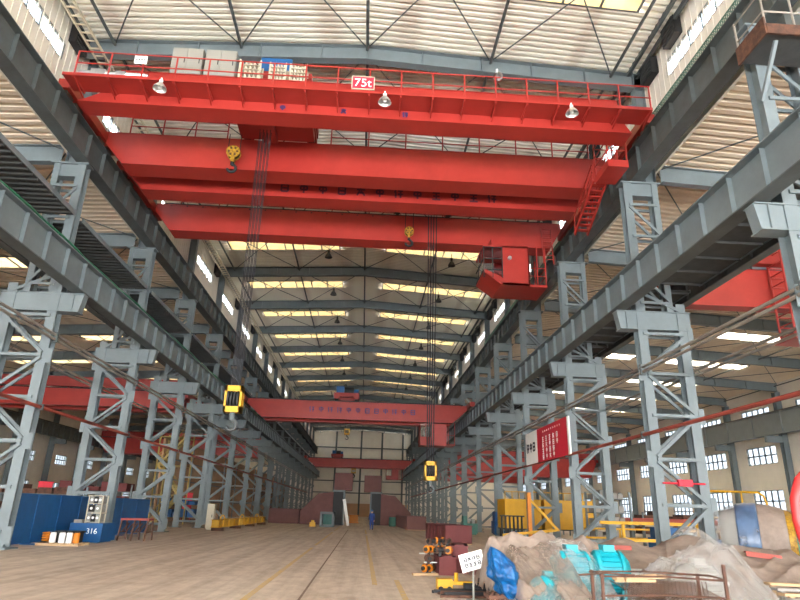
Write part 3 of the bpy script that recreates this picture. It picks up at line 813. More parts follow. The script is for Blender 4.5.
for (x, y) in ((x1 + .05, y0 + .25), (x1 + 1.05, y0 + .25), (x1 + .55, y0 + .25), (x1 + 1.05, y1 - .05)):
    mb = MB(O); mb.tube([(x, y, zb + .1), (x, y, 16.9)], .04, 6); mb.build('railing_post', M['red'], B)
for z in (zb + .7, zb + 1.2): 
    mb = MB(O); mb.tube([(x1 + .05, y0 + .25, z), (x1 + 1.05, y0 + .25, z), (x1 + 1.05, y1, z)], .03, 6); mb.build('handrail', M['red'], B)
mb = MB(O)
for x in (10.4, 11.0): mb.bar((x, 33.4, 18.7), (x, 33.2, 16.2), .05, .1)
for i in range(8): mb.tube([(10.4, 33.38 - .02 * i, 18.6 - i * .3), (11.0, 33.38 - .02 * i, 18.6 - i * .3)], .025, 6)
mb.build('ladder', M['red'], B)

# lower cranes on the 11.6 m rails
def low_crane(y, label, trx, cabx, text, xL=-12.0, xR=10.3, two=True):
    O = (RID, y, 11.8); r = empty('overhead_crane', O, label, 'crane')
    for yy in (y, y + 2.6):
        girder(r, O, (xL + 1.5, xL, xR - 1.5, xR), yy, yy + .8, 10.35, 12.1, .45)
    for x in (-12.62, 10.78): end_truck(r, O, x, y - .4, y + 3.9, 11.73)
    trolley_rail(r, O, xL + .4, xR - .4, y + .2, 12.1)
    trolley(r, O, trx - 1.2, trx + 1.4, y + .9, y + 2.5, 12.15, .2)
    mb = MB(O); mb.box(cabx, cabx + 1.55, y + .1, y + 2, 8.05, 10.2); c = mb.build('cab', M['red'], r)
    mb = MB(O); mb.box(cabx - 1.15, cabx - 1.1, y + .1, y + 2, 8.2, 10.2); mb.box(cabx - 1.15, cabx, y + .1, y + .14, 8.2, 8.9)
    mb.box(cabx - 1.15, cabx, y + .1, y + 2, 8.05, 8.2); mb.box(cabx - .6, cabx - .55, y + .1, y + .15, 8.2, 10.3); mb.build('cab_window', M['red2'], r)
    mb = MB(O); mb.box(cabx - 1.12, cabx, y + .14, y + .16, 8.3, 10.2); mb.build('window_pane', M['glass'], c)
    mb = MB(O); mb.box(cabx + 1.55, cabx + 2.4, y, y + 2, 8.1, 8.2)
    for x in (cabx + 1.7, cabx + 2.35): mb.tube([(x, y + .05, 8.1), (x, y + .05, 10.4)], .04, 6)
    mb.tube([(cabx + 1.6, y + .05, 9.1), (cabx + 2.35, y + .05, 9.1)], .03, 6); mb.build('landing', M['red'], r)
    if text:
        rg = random.Random(11)
        for i in range(12):
            mb = MB(O); strokes(mb, (-5.5 + i * .93, y - .01, 11.25), (1, 0, 0), (0, 0, 1), (0, -1, 0), .55, 4, rg, .16); mb.build('lettering', M['navy'], r)
    return r
low_crane(61.3, 'red lower overhead crane in the middle distance with blue lettering on its girder', -2.2, 6.65, True)
low_crane(134, 'farthest red overhead crane near the end wall', -6.0, 6.0, False)

# hook blocks (hang on ropes from the trolleys)
def hook_block(x, y, ztop, zb, w, h, label, ropes, spread, dark=True, hookm='steel2', d=.5):
    O = (x, y, zb); r = empty('hook_block', O, label, 'hook block', None)
    mb = MB(O); t = .09
    mb.box(x - w / 2, x + w / 2, y - d / 2, y + d / 2, zb + h * .78, zb + h); mb.box(x - w / 2, x + w / 2, y - d / 2, y + d / 2, zb, zb + h * .22)
    mb.box(x - w / 2, x - w / 2 + t, y - d / 2, y + d / 2, zb, zb + h); mb.box(x + w / 2 - t, x + w / 2, y - d / 2, y + d / 2, zb, zb + h)
    mb.build('block_frame', M['yellow'], r)
    n = 4
    for i in range(n):
        xx = x - w / 2 + t + (w - 2 * t) * (i + .5) / n; mb = MB(O)
        mb.tube([(xx - .035, y, zb + h * .5), (xx + .035, y, zb + h * .5)], h * .36, 18); mb.build('sheave', M['black'], r)
    mb = MB(O); mb.tube([(x, y, zb), (x, y, zb - h * .28)], w * .16, 12); mb.build('shank', M[hookm], r)
    mb = MB(O); c = zb - h * .28 - w * .28; R = w * .28
    mb.tube([(x + R * sin(a), y, c + R * cos(a)) for a in [radians(q) for q in range(0, 265, 20)]], [w * .13 - w * .006 * i for i in range(14)], 10)
    mb.build('hook', M[hookm], r, True)
    for i in range(ropes):
        xx = x + spread * (i / (ropes - 1) - .5) * 2 if ropes > 1 else x
        for yy in (y - .12, y + .12):
            mb = MB(O); mb.tube([(xx, yy, zb + h), (xx * .6 + x * .4 + (xx - x) * .9, yy, ztop)], .018, 5); mb.build('hoist_rope', M['cable'], r)
    return r
hook_block(-5.3, 24.3, 18.4, 5.25, .68, 1.05, 'large yellow hook block hanging low at left, beside the left columns', 4, .16)
hook_block(3.4, 31.8, 18.3, 3.25, .62, .95, 'yellow hook block hanging low at right, in front of the right columns', 4, .16)
hook_block(-1.9, 63.0, 12.2, 9.0, .55, .6, 'small yellow hook block below the middle-distance crane', 2, .2, hookm='black')
hook_block(-2.2, 135.8, 12.2, 9.2, 1.0, 1.0, 'small yellow hook block below the farthest crane', 2, .2, hookm='black')
def aux_hook(x, y, ztop, zc, R, label):
    O = (x, y, zc); r = empty('hook_block', O, label, 'hook block')
    mb = MB(O); mb.tube([(x, y - .16, zc), (x, y - .1, zc)], R, 20); mb.tube([(x, y + .1, zc), (x, y + .16, zc)], R, 20)
    mb.bar((x, y, zc), (x, y, zc - R * 1.6), R * .5, .3); mb.build('block_frame', M['gold'], r)
    mb = MB(O); mb.tube([(x, y - .09, zc), (x, y + .09, zc)], R * .9, 20); mb.build('sheave', M['black'], r)
    mb = MB(O)
    for a in range(6): mb.tube([(x + R * .6 * cos(a * 1.047), y - .19, zc + R * .6 * sin(a * 1.047)), (x + R * .6 * cos(a * 1.047), y - .16, zc + R * .6 * sin(a * 1.047))], R * .17, 8)
    mb.build('bolt', M['rust'], r)
    mb = MB(O); mb.tube([(x, y, zc - R * 1.5), (x, y, zc - R * 2.0)], .09, 10)
    c = zc - R * 2.0 - .2
    mb.tube([(x + .2 * sin(q), y, c + .2 * cos(q)) for q in [radians(v) for v in range(0, 265, 22)]], .07, 8); mb.build('hook', M['black'], r, True)
    for xx in (x - R * .85, x + R * .85):
        mb = MB(O); mb.tube([(xx, y, zc), (xx, y, ztop)], .022, 6); mb.build('hoist_rope', M['cable'], r)
aux_hook(-7.0, 25.6, 19.0, 17.95, .33, 'small round yellow hook block hanging in front of the second red girder at left')
aux_hook(2.1, 32.9, 19.0, 17.75, .28, 'small round yellow hook block hanging in front of the lowest upper red girder, centre')

# lamps, cabinets and plates on crane A
def lamp(x, label):
    z = 17.97; O = (x, 20.45, z); r = empty('crane_lamp', O, label, 'lamp', 'bell lamps under the crane walkway')
    mb = MB(O); mb.tube([(x, 20.65, z + .02), (x, 20.45, z + .02)], .025, 6); mb.tube([(x, 20.45, z + .03), (x, 20.45, z - .14)], .03, 6); mb.tube([(x, 20.45, z - .1), (x, 20.45, z - .26)], .08, 10); mb.build('lamp_holder', M['white'], r)
    mb = MB(O); mb.tube([(x, 20.45, z - .2), (x, 20.45, z - .3), (x, 20.45, z - .42), (x, 20.45, z - .52)], [.07, .15, .24, .27], 20, False); mb.build('lamp_shade', M['alu'], r, True)
    mb = MB(O); mb.tube([(x, 20.45, z - .31), (x, 20.45, z - .44), (x, 20.45, z - .51)], [.06, .09, .03], 10); mb.build('bulb', M['white'], r, True)
lamp(-8.85, 'silver bell lamp under the crane walkway, leftmost of three'); lamp(.18, 'silver bell lamp under the crane walkway, middle of three'); lamp(7.95, 'silver bell lamp under the crane walkway, rightmost of three')
def cabinet(x0, x1, label):
    O = (x0, 21.65, 19.205); r = empty('control_cabinet', O, label, 'cabinet', 'grey control cabinets on the crane')
    mb = MB(O); mb.box(x0, x1, 21.65, 22.3, 19.205, 20.6); mb.build('body', M['greybox'], r)
    for a, b in ((x0 + .03, (x0 + x1) / 2 - .01), ((x0 + x1) / 2 + .01, x1 - .03)):
        mb = MB(O); mb.box(a, b, 21.62, 21.65, 19.25, 20.54); d = mb.build('door', M['greybox'], r)
        mb = MB(O); mb.box(b - .1, b - .07, 21.59, 21.62, 19.8, 20.05); mb.build('handle', M['black'], d)
cabinet(-9.1, -7.8, 'left one of two large grey control cabinets on the topmost crane')
cabinet(-7.67, -6.36, 'right one of two large grey control cabinets on the topmost crane')
def rack(x0, x1, zt, label):
    O = (x0, 21.65, 19.205); r = empty('resistor_rack', O, label, 'resistor rack', 'cream resistor racks on the crane')
    mb = MB(O)
    for x in (x0, x1 - .06):
        for y in (21.65, 22.15): mb.box(x, x + .06, y, y + .06, 19.205, zt)
    mb.build('frame', M['cream'], r)
    n = 4
    for i in range(n):
        z = 19.25 + (zt - 19.3) * i / n; mb = MB(O); mb.box(x0 + .05, x1 - .05, 21.66, 22.2, z, z + .03)
        for k in range(5):
            xx = x0 + .1 + (x1 - x0 - .2) * k / 4; mb.box(xx - .035, xx + .035, 21.67, 22.18, z + .03, z + (zt - 19.3) / n * .75)
        mb.build('resistor_bank', M['cream'], r)
rack(-6.2, -5.25, 20.2, 'leftmost of three cream resistor racks, beside the grey cabinets')
rack(-4.9, -4.15, 20.15, 'middle one of three cream resistor racks, in front of the blue box')
rack(-4.02, -3.25, 20.15, 'rightmost of three cream resistor racks on the crane')
O = (-4.7, 22.6, 19.5); r = empty('blue_control_box', O, 'blue box standing behind the cream resistor racks on the crane', 'box')
mb = MB(O); mb.box(-5.45, -4.05, 22.35, 22.65, 19.35, 20.95)
for x in (-5.4, -4.15): mb.box(x, x + .05, 22.4, 22.45, 19.2, 19.4)
mb.build('body', M['blue'], r)
mb = MB(O); mb.box(-5.4, -4.78, 22.33, 22.35, 19.45, 20.85); mb.build('door', M['blue'], r)
mb = MB(O); mb.box(-4.72, -4.1, 22.33, 22.35, 19.45, 20.85); mb.build('door', M['blue'], r)
# small floodlight on the railing
O = (4.9, 20.62, 19.2)
r = empty('flood_light', O, 'small silver flood light on the right half of the crane railing', 'lamp')
mb = MB(O); mb.tube([(4.9, 20.62, 19.62), (4.9, 20.62, 19.4)], .05, 8); mb.build('lamp_holder', M['white'], r)
mb = MB(O); mb.tube([(4.9, 20.62, 19.42), (4.9, 20.55, 19.25), (4.9, 20.45, 19.12)], [.06, .16, .2], 14, False); mb.build('lamp_shade', M['alu'], r, True)
# plates
O = (-.74, 20.54, 18.13); r = empty('capacity_plate', O, 'red plate with white lettering 75t on the crane railing', 'sign')
mb = MB(O); mb.box(-1.2, -.28, 20.53, 20.56, 18.12, 18.74); mb.build('plate', M['signred'], r)
mb = MB(O)
for a in ((-1.22, -.26, 18.72, 18.76), (-1.22, -.26, 18.1, 18.14), (-1.22, -1.18, 18.1, 18.76), (-.3, -.26, 18.1, 18.76)): mb.box(a[0], a[1], 20.52, 20.57, a[2], a[3])
mb.build('border', M['cream'], r)
text_mb('75t', .55, (-.74, 20.52, 18.43), (1, 0, 0), (0, 0, 1), O).build('lettering', M['white'], r)
O = (-9.87, 20.57, 18.7); r = empty('notice_plate', O, 'small white notice plate on the left end of the crane railing', 'sign')
mb = MB(O); mb.box(-10.13, -9.62, 20.56, 20.59, 18.72, 19.11); mb.build('plate', M['white'], r)
mb = MB(O)
rg = random.Random(5)
for i in range(4): strokes(mb, (-10.03 + i * .105, 20.555, 18.915), (1, 0, 0), (0, 0, 1), (0, -1, 0), .1, 4, rg, .16)
mb.build('lettering', M['ink'], r)
mb = MB((10.7, 20.85, 18.05)); mb.tube([(10.05, 20.85, 18.2), (11.35, 20.85, 18.2)], .1, 10); mb.tube([(10.5, 20.85, 18.2), (10.9, 20.85, 18.2)], .13, 10)
tag(mb.build('drive_motor', M['blue']), 'blue drive shaft motor at the right end of the crane walkway', 'motor')
mb = MB((-11.5, 20.9, 18.05)); mb.tube([(-12.4, 20.9, 18.4), (-9.6, 20.9, 18.4)], .09, 10); mb.box(-11.9, -11.3, 20.8, 21.1, 18.06, 18.55); mb.box(-10.9, -10.5, 20.8, 21.1, 18.06, 18.5)
tag(mb.build('drive_shaft', M['alu']), 'pale drive shaft lying along the left end of the crane walkway', 'drive shaft')

# cranes of the side bays
def side_crane(x0, x1, y, z0, z1, n, label, cage=None):
    O = ((x0 + x1) / 2, y, z0); r = empty('side_bay_crane', O, label, 'crane')
    for i in range(n):
        girder(r, O, (x0 + 1.2, x0, x1 - 1.2, x1), y + i * 2.6, y + i * 2.6 + .8, z0, z1, .5, 'red')
    for x in (x0 + .1, x1 - .1):
        mb = MB(O); mb.box(x - .25, x + .25, y - .4, y + n * 2.6, z1 - .55, z1 - .05); mb.build('end_truck', M['red'], r)
    railing(r, O, x0 + .5, x1 - .5, y - .3, z1, .95, 3.2, .035, (.5,))
    trolley_rail(r, O, x0 + .4, x1 - .4, y + .3, z1)
    mb = MB(O); mb.box(x0 + .4, x1 - .4, y - .55, y - .1, z1 + .12, z1 + .2); mb.box(x0 + .4, x1 - .4, y - .6, y - .55, z1 + .1, z1 + 1.0); mb.build('walkway', M['red2'], r)
    if cage:
        cx = cage
        for (x, yy) in ((cx, y - 1.2), (cx + 1.2, y - 1.2), (cx, y - .1), (cx + 1.2, y - .1)):
            mb = MB(O); mb.tube([(x, yy, z0 - 1.8), (x, yy, z1 + .9)], .06, 6); mb.build('cage_post', M['red'], r)
        z = z0 - 1.7
        while z < z1 + .9:
            mb = MB(O)
            for yy in (y - 1.2, y - .1): mb.tube([(cx, yy, z), (cx + 1.2, yy, z)], .035, 6)
            for x in (cx, cx + 1.2): mb.tube([(x, y - 1.2, z), (x, y - .1, z)], .035, 6)
            mb.build('cage_rail', M['red'], r); z += .55
        mb = MB(O); mb.box(cx - .1, cx + 1.3, y - 1.3, y + .3, z0 - 2.0, z0 - 1.8); mb.build('landing', M['red'], r)
    return r
side_crane(-43.8, -16.6, 56.5, 10.1, 11.6, 2, 'red overhead crane in the left side bay, nearer of the two seen whole')
side_crane(-43.8, -16.6, 104, 9.6, 12.0, 2, 'red overhead crane deep in the left side bay')
side_crane(-43.8, -16.6, 25.0, 11.8, 13.6, 1, 'red crane end with caged ladder at the left picture edge', -18.2)
side_crane(14.9, 42.8, 28.5, 12.3, 14.4, 1, 'red crane with caged ladder in the right side bay, near the picture edge', 21.0)
side_crane(14.9, 42.8, 112, 8.4, 11.6, 2, 'red overhead crane deep in the right side bay')
side_crane(14.9, 42.8, 150, 9.0, 11.6, 2, 'faint red crane at the far end of the right side bay')
#PART3
# ---------------------------------------------------------------- banner, signs
O = (11.2, 37.6, 4.95); r = empty('banner', O, 'red and white slogan banner hung on the right columns', 'banner')
mb = MB(O); mb.box(11.18, 11.22, 33.2, 39.3, 4.92, 7.0); mb.build('red_panel', M['signred'], r)
mb = MB(O); mb.box(11.18, 11.22, 39.32, 42.2, 4.95, 7.02); mb.build('white_panel', M['white'], r)
mb = MB(O); mb.box(11.15, 11.23, 32.9, 33.2, 4.92, 6.98); mb.build('edge_strip', M['white'], r)
rg = random.Random(2); mb = MB(O)
for row, n in enumerate((5, 5, 4, 4)):
    for i in range(n): strokes(mb, (11.17, 38.0 - i * .72, 6.25 - row * .36), (0, -1, 0), (0, 0, 1), (-1, 0, 0), .32, 4, rg, .15)
for i in range(9): strokes(mb, (11.17, 37.9 - i * .42, 6.72), (0, -1, 0), (0, 0, 1), (-1, 0, 0), .1, 3, rg, .2)
mb.build('lettering', M['white'], r)
mb = MB(O)
for i in range(3): strokes(mb, (11.17, 41.6 - i * .75, 6.0), (0, -1, 0), (0, 0, 1), (-1, 0, 0), .6, 4, rg, .2)
mb.build('logo_lettering', M['ink'], r)
def floor_sign():
    O = (2.45, 14.0, 0); r = empty('floor_sign', O, 'white tilted notice board on a thin post, in front of the maroon blocks', 'sign')
    mb = MB(O); mb.tube([(2.455, 14.03, .02), (2.455, 14.03, .6)], .022, 8); mb.tube([(2.455, 14.03, 0), (2.455, 14.03, .02)], .16, 16); mb.build('post', M['greybox'], r)
    a = .27; ux = Vector((cos(a), 0, sin(a))); uz = Vector((-sin(a), 0, cos(a))); c = Vector((2.425, 14.0, .77))
    mb = MB(O); mb.bar(c - ux * .26, c + ux * .26, .02, .36, uz); mb.build('board', M['white'], r)
    mb = MB(O)
    for q in (-.155, .155): mb.bar(c - ux * .23 + uz * q - Vector((0, .012, 0)), c + ux * .23 + uz * q - Vector((0, .012, 0)), .006, .006, uz)
    for q in (-.23, .23): mb.bar(c + ux * q - uz * .155 - Vector((0, .012, 0)), c + ux * q + uz * .155 - Vector((0, .012, 0)), .006, .006, ux)
    rg = random.Random(8)
    for row in (0, 1):
        for i in range(4): strokes(mb, c + ux * (-.14 + i * .095) + uz * (.055 - .115 * row) - Vector((0, .014, 0)), ux, uz, (0, -1, 0), .08, 4, rg, .2)
    mb.build('lettering', M['ink'], r)
floor_sign()

# ---------------------------------------------------------------- left foreground: blue screens and machine
def screen(y0, y1, label):
    O = (-14.0, y0, 0); r = empty('blue_screen', O, label, 'screen', 'blue screen panels by the left columns')
    mb = MB(O); mb.box(-14.03, -13.97, y0 + .03, y1 - .03, .08, 2.0); mb.build('panel', M['blue'], r)
    mb = MB(O)
    for y in (y0 + .03, y1 - .03): mb.box(-14.06, -13.94, y - .03, y + .03, 0, 2.03)
    for z in (.1, 1.05, 2.0): mb.box(-14.05, -13.95, y0, y1, z - .03, z + .03)
    for y in (y0 + .1, y1 - .1): mb.box(-14.3, -13.7, y - .03, y + .03, 0, .05)
    mb.build('frame', M['blue'], r)
ys = [26.1, 28.2, 30.3, 32.4, 34.3]
for i in range(4): screen(ys[i], ys[i + 1], 'blue sheet metal screen behind the blue machine, %s from the camera' % NTH[i + 1])
ys = [35.6, 38.0, 40.3, 42.6]
for i in range(3): screen(ys[i], ys[i + 1], 'blue sheet metal screen behind the rusty trestle, %s from the camera' % NTH[i + 1])
O = (-12.6, 31, 0); r = empty('blue_machine', O, 'blue machine base with white number and grey instrument rack on top', 'machine')
mb = MB(O); mb.box(-13.45, -11.97, 30.5, 32.2, .06, .84); mb.box(-13.35, -12.1, 30.6, 32.1, 0, .06); mb.build('base_cabinet', M['blue'], r)
text_mb('316', .34, (-12.42, 30.49, .5), (1, 0, 0), (0, 0, 1), O).build('lettering', M['white'], r)
mb = MB(O)
for x in (-13.0, -12.36):
    for y in (30.9, 31.5): mb.box(x, x + .05, y, y + .05, .84, 2.08)
for z in (.86, 1.25, 1.3, 1.68, 2.05): mb.box(-13.0, -12.31, 30.9, 31.55, z, z + .03)
k = mb.build('instrument_rack', M['cream'], r)
for (z, n) in ((.92, 3), (1.34, 2), (1.72, 3)):
    for i in range(n):
        x = -12.93 + i * .58 / n; mb = MB(O); mb.box(x, x + .5 / n, 30.93, 31.5, z - .03, z + .3); q = mb.build('instrument', M['greybox'] if (i + n) % 2 else M['black'], k)
        mb = MB(O); mb.tube([(x + .25 / n, 30.9, z + .15), (x + .25 / n, 30.93, z + .15)], .06, 12); mb.build('dial', M['white'], q)
mb = MB(O); mb.box(-13.4, -13.05, 30.7, 31.3, .84, .98); mb.build('tray', M['concretegrey'], r)
# pallet of drums
O = (-12.7, 28.3, 0)
mb = MB(O)
for y in (27.8, 28.3, 28.8): mb.box(-13.5, -11.75, y - .05, y + .05, 0, .08)
for i in range(9): mb.box(-13.5 + i * .2, -13.36 + i * .2, 27.7, 28.9, .08, .11)
tag(mb.build('pallet', M['wood']), 'low pallet under the white drums beside the blue machine', 'pallet')
def drum(x, y, m, label):
    O = (x, y, .11); r = empty('drum', O, label, 'drum', 'drums on the pallet by the blue machine')
    mb = MB(O); mb.tube([(x, y, .11), (x, y, .14), (x, y, .48), (x, y, .52)], [.11, .125, .125, .1], 18); mb.build('body', M[m], r)
    mb = MB(O); mb.tube([(x, y, .52), (x, y, .56)], .07, 14); mb.build('cap', M['black'], r)
for x, y, m, l in ((-12.95, 28.0, 'white', 'white drum on the pallet, leftmost'), (-12.55, 27.95, 'white', 'white drum on the pallet, middle of three'), (-12.25, 27.95, 'white', 'white drum on the pallet, rightmost of three'),
                   (-11.98, 28.0, 'orange', 'orange drum at the right end of the pallet')): drum(x, y, m, l)
mb = MB((-12.5, 28.35, .11)); mb.box(-12.95, -12.0, 28.2, 28.7, .11, .5); mb.box(-13.0, -11.95, 28.15, 28.75, .5, .58)
tag(mb.build('black_crate', M['black']), 'black lidded crate behind the white drums on the pallet', 'crate')
mb = MB((-13.25, 28.1, .11)); mb.tube([(-13.25 + .16 * cos(a * .5), 28.1 + .16 * sin(a * .5), .15 + a * .0075) for a in range(50)], .035, 8)
tag(mb.build('hose_coil', M['orange']), 'orange hose coil at the left end of the pallet', 'hose')
# rusty trestle
O = (-11.4, 33.2, 0); r = empty('trestle', O, 'rusty red steel trestle in front of the second blue screens', 'trestle')
for x in (-12.05, -11.4, -10.75):
    for y, dy in ((33.0, -.25), (33.7, .25)):
        mb = MB(O); mb.bar((x, y, 1.0), (x, y + dy, 0), .07, .07); mb.build('leg', M['rust'], r)
mb = MB(O)
for y in (33.0, 33.7): mb.bar((-12.1, y, 1.0), (-10.7, y, 1.0), .1, .1)
for x in (-12.05, -11.4, -10.75): mb.bar((x, 33, 1.0), (x, 33.7, 1.0), .08, .08)
mb.build('top_frame', M['redpipe'], r)
mb = MB(O)
for x in (-12.05, -11.4, -10.75): mb.bar((x, 32.85, .4), (x, 33.85, .4), .05, .05)
for i in range(6): mb.bar((-12.0 + i * .22, 33.1, .42), (-11.85 + i * .22, 33.5, .8), .05, .05)
mb.build('brace', M['rust'], r)
# yellow lifting beam
O = (-10.6, 58, 0); r = empty('lifting_beam', O, 'long yellow lifting beam on the floor along the left columns', 'lifting beam')
mb = MB(O); mb.box(-11.0, -10.35, 47.6, 70, .25, .3); mb.box(-11.0, -10.35, 47.6, 70, .75, .8); mb.box(-10.9, -10.85, 47.6, 70, .3, .75); mb.box(-10.5, -10.45, 47.6, 70, .3, .75); mb.box(-10.95, -10.4, 47.6, 47.66, .25, .8)
mb.build('beam', M['yellow'], r)
mb = MB(O)
y = 49.
while y < 70: mb.box(-11.0, -10.35, y, y + .04, .3, .75); y += 2.1
mb.build('stiffener', M['yellow'], r)
for y in (48.4, 55, 62, 69):
    mb = MB(O); mb.box(-11.1, -10.2, y - .12, y + .12, 0, .25); mb.build('support', M['rust'], r)
for y in (50, 58, 66):
    mb = MB(O); mb.tube([(-10.7 + .16 * cos(t), y, .8 + .28 * sin(t)) for t in [pi * i / 8 for i in range(9)]], .05, 8); mb.build('lifting_eye', M['yellow'], r)
O = (-11.8, 50, 0); r = empty('electrical_cabinet', O, 'white electrical cabinet beside the fourth left column', 'cabinet')
mb = MB(O); mb.box(-12.1, -11.55, 50.6, 51.2, .1, 1.9); mb.box(-12.05, -11.6, 50.65, 51.15, 0, .1); mb.build('body', M['cream'], r)
mb = MB(O); mb.box(-12.07, -11.58, 50.57, 50.6, .15, 1.85); d = mb.build('door', M['cream'], r)
mb = MB(O); mb.box(-11.7, -11.66, 50.54, 50.57, .9, 1.1); mb.build('handle', M['black'], d)
# yellow stair tower in the left bay
O = (-18, 60, 0); r = empty('stair_tower', O, 'yellow access stair tower behind the left columns', 'stairs')
for x in (-19.2, -16.8):
    for y in (58.8, 61.4):
        mb = MB(O); mb.tube([(x, y, 0), (x, y, 8.2)], .08, 6); mb.build('post', M['paleyellow'], r)
for f in range(3):
    z = f * 2.6; a, b = ((-19.1, -16.9) if f % 2 == 0 else (-16.9, -19.1)); mb = MB(O)
    for y in (58.9, 59.9): mb.bar((a, y, z), (b, y, z + 2.6), .06, .22)
    for i in range(10): mb.box(min(a, b) + 2.2 * i / 10, min(a, b) + 2.2 * i / 10 + .2, 58.9, 59.9, z + 2.6 * ((i + .5) / 10 if f % 2 == 0 else 1 - (i + .5) / 10), z + .04 + 2.6 * ((i + .5) / 10 if f % 2 == 0 else 1 - (i + .5) / 10))
    for q in (.5, 1.0): mb.tube([(a, 58.9, z + q), (b, 58.9, z + 2.6 + q)], .04, 6)
    mb.build('flight', M['paleyellow'], r)
    mb = MB(O); mb.box(-19.2, -16.8, 58.8, 61.4, z + 2.56, z + 2.62); mb.build('landing', M['paleyellow'], r)
# tan partition behind the left columns, far
mb = MB(); mb.box(-21.2, -21, 66, 172, 0, 8.6); structure(mb.build('wall_left_partition', M['brownpanel']))
mb = MB()
for i in range(12):
    y = 68 + i * 9; mb.box(-21, -20.85, y, y + .25, 0, 8.6)
for z in (2.2, 4.3, 6.4): mb.box(-21, -20.9, 66, 172, z, z + .12)
trim(mb, M['steel'])
def plate_rack(x, y, w, d, h, n, m, label, cat='rack', name='stock_rack'):
    O = (x, y, 0); r = empty(name, O, label, cat)
    for xx in (x - w / 2, x + w / 2):
        for yy in (y - d / 2, y + d / 2):
            mb = MB(O); mb.box(xx - .06, xx + .06, yy - .06, yy + .06, 0, h); mb.build('post', M['steel'], r)
    for i in range(n):
        z = h * (i + .5) / n; mb = MB(O); mb.box(x - w / 2, x + w / 2, y - d / 2, y + d / 2, z - .05, z); mb.build('shelf', M['steel2'], r)
        mb = MB(O); rg = random.Random(int(x * 7 + i))
        for k in range(5):
            a = x - w / 2 + .1 + (w - .4) * k / 5; mb.box(a, a + (w - .3) / 6, y - d / 2 + .1, y + d / 2 - .1, z, z + h / n * rg.uniform(.25, .7))
        mb.build('stock', M[m], r)
plate_rack(-19, 38, 5, 1.6, 2.6, 3, 'rust', 'steel rack of rusty stock in the left bay behind the blue screens')
plate_rack(-22, 54, 6, 2, 3.2, 3, 'maroon', 'steel rack of red stock deep in the left bay')
plate_rack(-18.5, 66, 4, 2, 2.4, 2, 'blue', 'blue loaded rack behind the far left columns')
for x, y, l in ((-22.5, 46, 'red hanging sheet in the left bay, above the blue screens'), (-19.5, 72, 'red hanging sheet far in the left bay')):
    mb = MB((x, y, 1.2)); mb.box(x - .45, x + .45, y - .03, y + .03, 1.2, 3.0); mb.box(x - .55, x + .55, y - .05, y + .05, 3.0, 3.08)
    mb.box(x - .5, x - .44, y - .04, y + .04, 0, 3.0); mb.box(x + .44, x + .5, y - .04, y + .04, 0, 3.0)
    tag(mb.build('red_sheet', M['signred']), l, 'sheet')

# ---------------------------------------------------------------- far floor: steel segments, worker
def trough(x0, x1, y0, y1, h, label, m='oxide', rz=0):
    O = ((x0 + x1) / 2, (y0 + y1) / 2, 0); r = empty('steel_trough', O, label, 'steel section', None)
    mb = MB(O); t = .05
    mb.box(x0, x0 + t, y0, y1, .08, h); mb.box(x1 - t, x1, y0, y1, .08, h); mb.box(x0, x1, y0, y0 + t, .08, h); mb.box(x0, x1, y1 - t, y1, .08, h); mb.box(x0, x1, y0, y1, .08, .14)
    mb.build('shell', M[m], r)
    mb = MB(O); y = y0 + .9
    while y < y1 - .4: mb.box(x0 - .05, x0, y, y + .04, .08, h - .1); mb.box(x1, x1 + .05, y, y + .04, .08, h - .1); y += .9
    mb.box(x0 - .06, x1 + .06, y0 - .04, y1 + .04, h - .06, h - .03)
    mb.build('rib', M[m], r)
    for y in (y0 + .4, y1 - .4):
        mb = MB(O); mb.box(x0 - .1, x1 + .1, y - .1, y + .1, 0, .08); mb.build('bearer', M['wood'], r); r.rotation_euler.z = rz
trough(4.55, 6.15, 36.9, 42.5, 1.05, 'maroon open steel trough on the floor by the right columns', 'maroon', .1)
trough(4.2, 6.1, 62, 74, 1.3, 'long dull red steel section beyond the maroon trough', 'oxide', .03)
def gate(s, x, y, label):
    """tapering plate segment with a dark doorway and a block above"""
    O = (x, y, 0); r = empty('steel_segment', O, label, 'steel section')
    P = lambda pts: [(x + s * a, b) for a, b in pts]
    mb = MB(O); mb.prism(P([(.6, .0), (4.4, 0), (4.4, 1.5), (2.4, 3.5), (.6, 3.7)]), 'y', y, y + 4); mb.build('plate_body', M['oxide'], r)
    mb = MB(O); mb.prism(P([(-.6, 0), (.6, 0), (.6, 3.75), (-.6, 3.75)]), 'y', y + .25, y + 4)
    mb.build('opening_fill', M['black'], r)  # solid black fill paints in the shade of the opening
    mb = MB(O); mb.prism(P([(-.75, 0), (-.6, 0), (-.6, 3.85), (-.75, 3.85)]), 'y', y, y + 4); mb.prism(P([(-.75, 3.75), (.7, 3.75), (.7, 3.95), (-.75, 3.95)]), 'y', y, y + 4); mb.build('flange', M['steel'], r)
    mb = MB(O); mb.prism(P([(-1.6, 3.95), (.6, 3.95), (.6, 6.0), (-1.6, 6.0)]), 'y', y + 1, y + 4); mb.build('top_block', M['oxide'], r)
    for a in (1.4, 2.6, 3.6):
        mb = MB(O); mb.prism(P([(a, 0), (a + .08, 0), (a + .08, 1.5), (a, 1.5)]), 'y', y - .06, y); mb.build('rib', M['oxide'], r)
gate(-1, -2.9, 76, 'tapered red oxide steel segment with dark opening, left of the aisle end')
gate(1, 1.75, 80, 'tapered red oxide steel segment with dark opening, right of the aisle end, behind the worker')
mb = MB((-9, 78, 0)); mb.box(-11.2, -7.6, 78, 82, 0, 1.6); mb.box(-11.3, -7.5, 77.95, 82.05, 1.6, 1.68); mb.box(-11.25, -11.1, 77.9, 82.1, 0, 1.6)
tag(mb.build('steel_block', M['oxide']), 'low dull red steel block at the far left of the aisle', 'steel section')
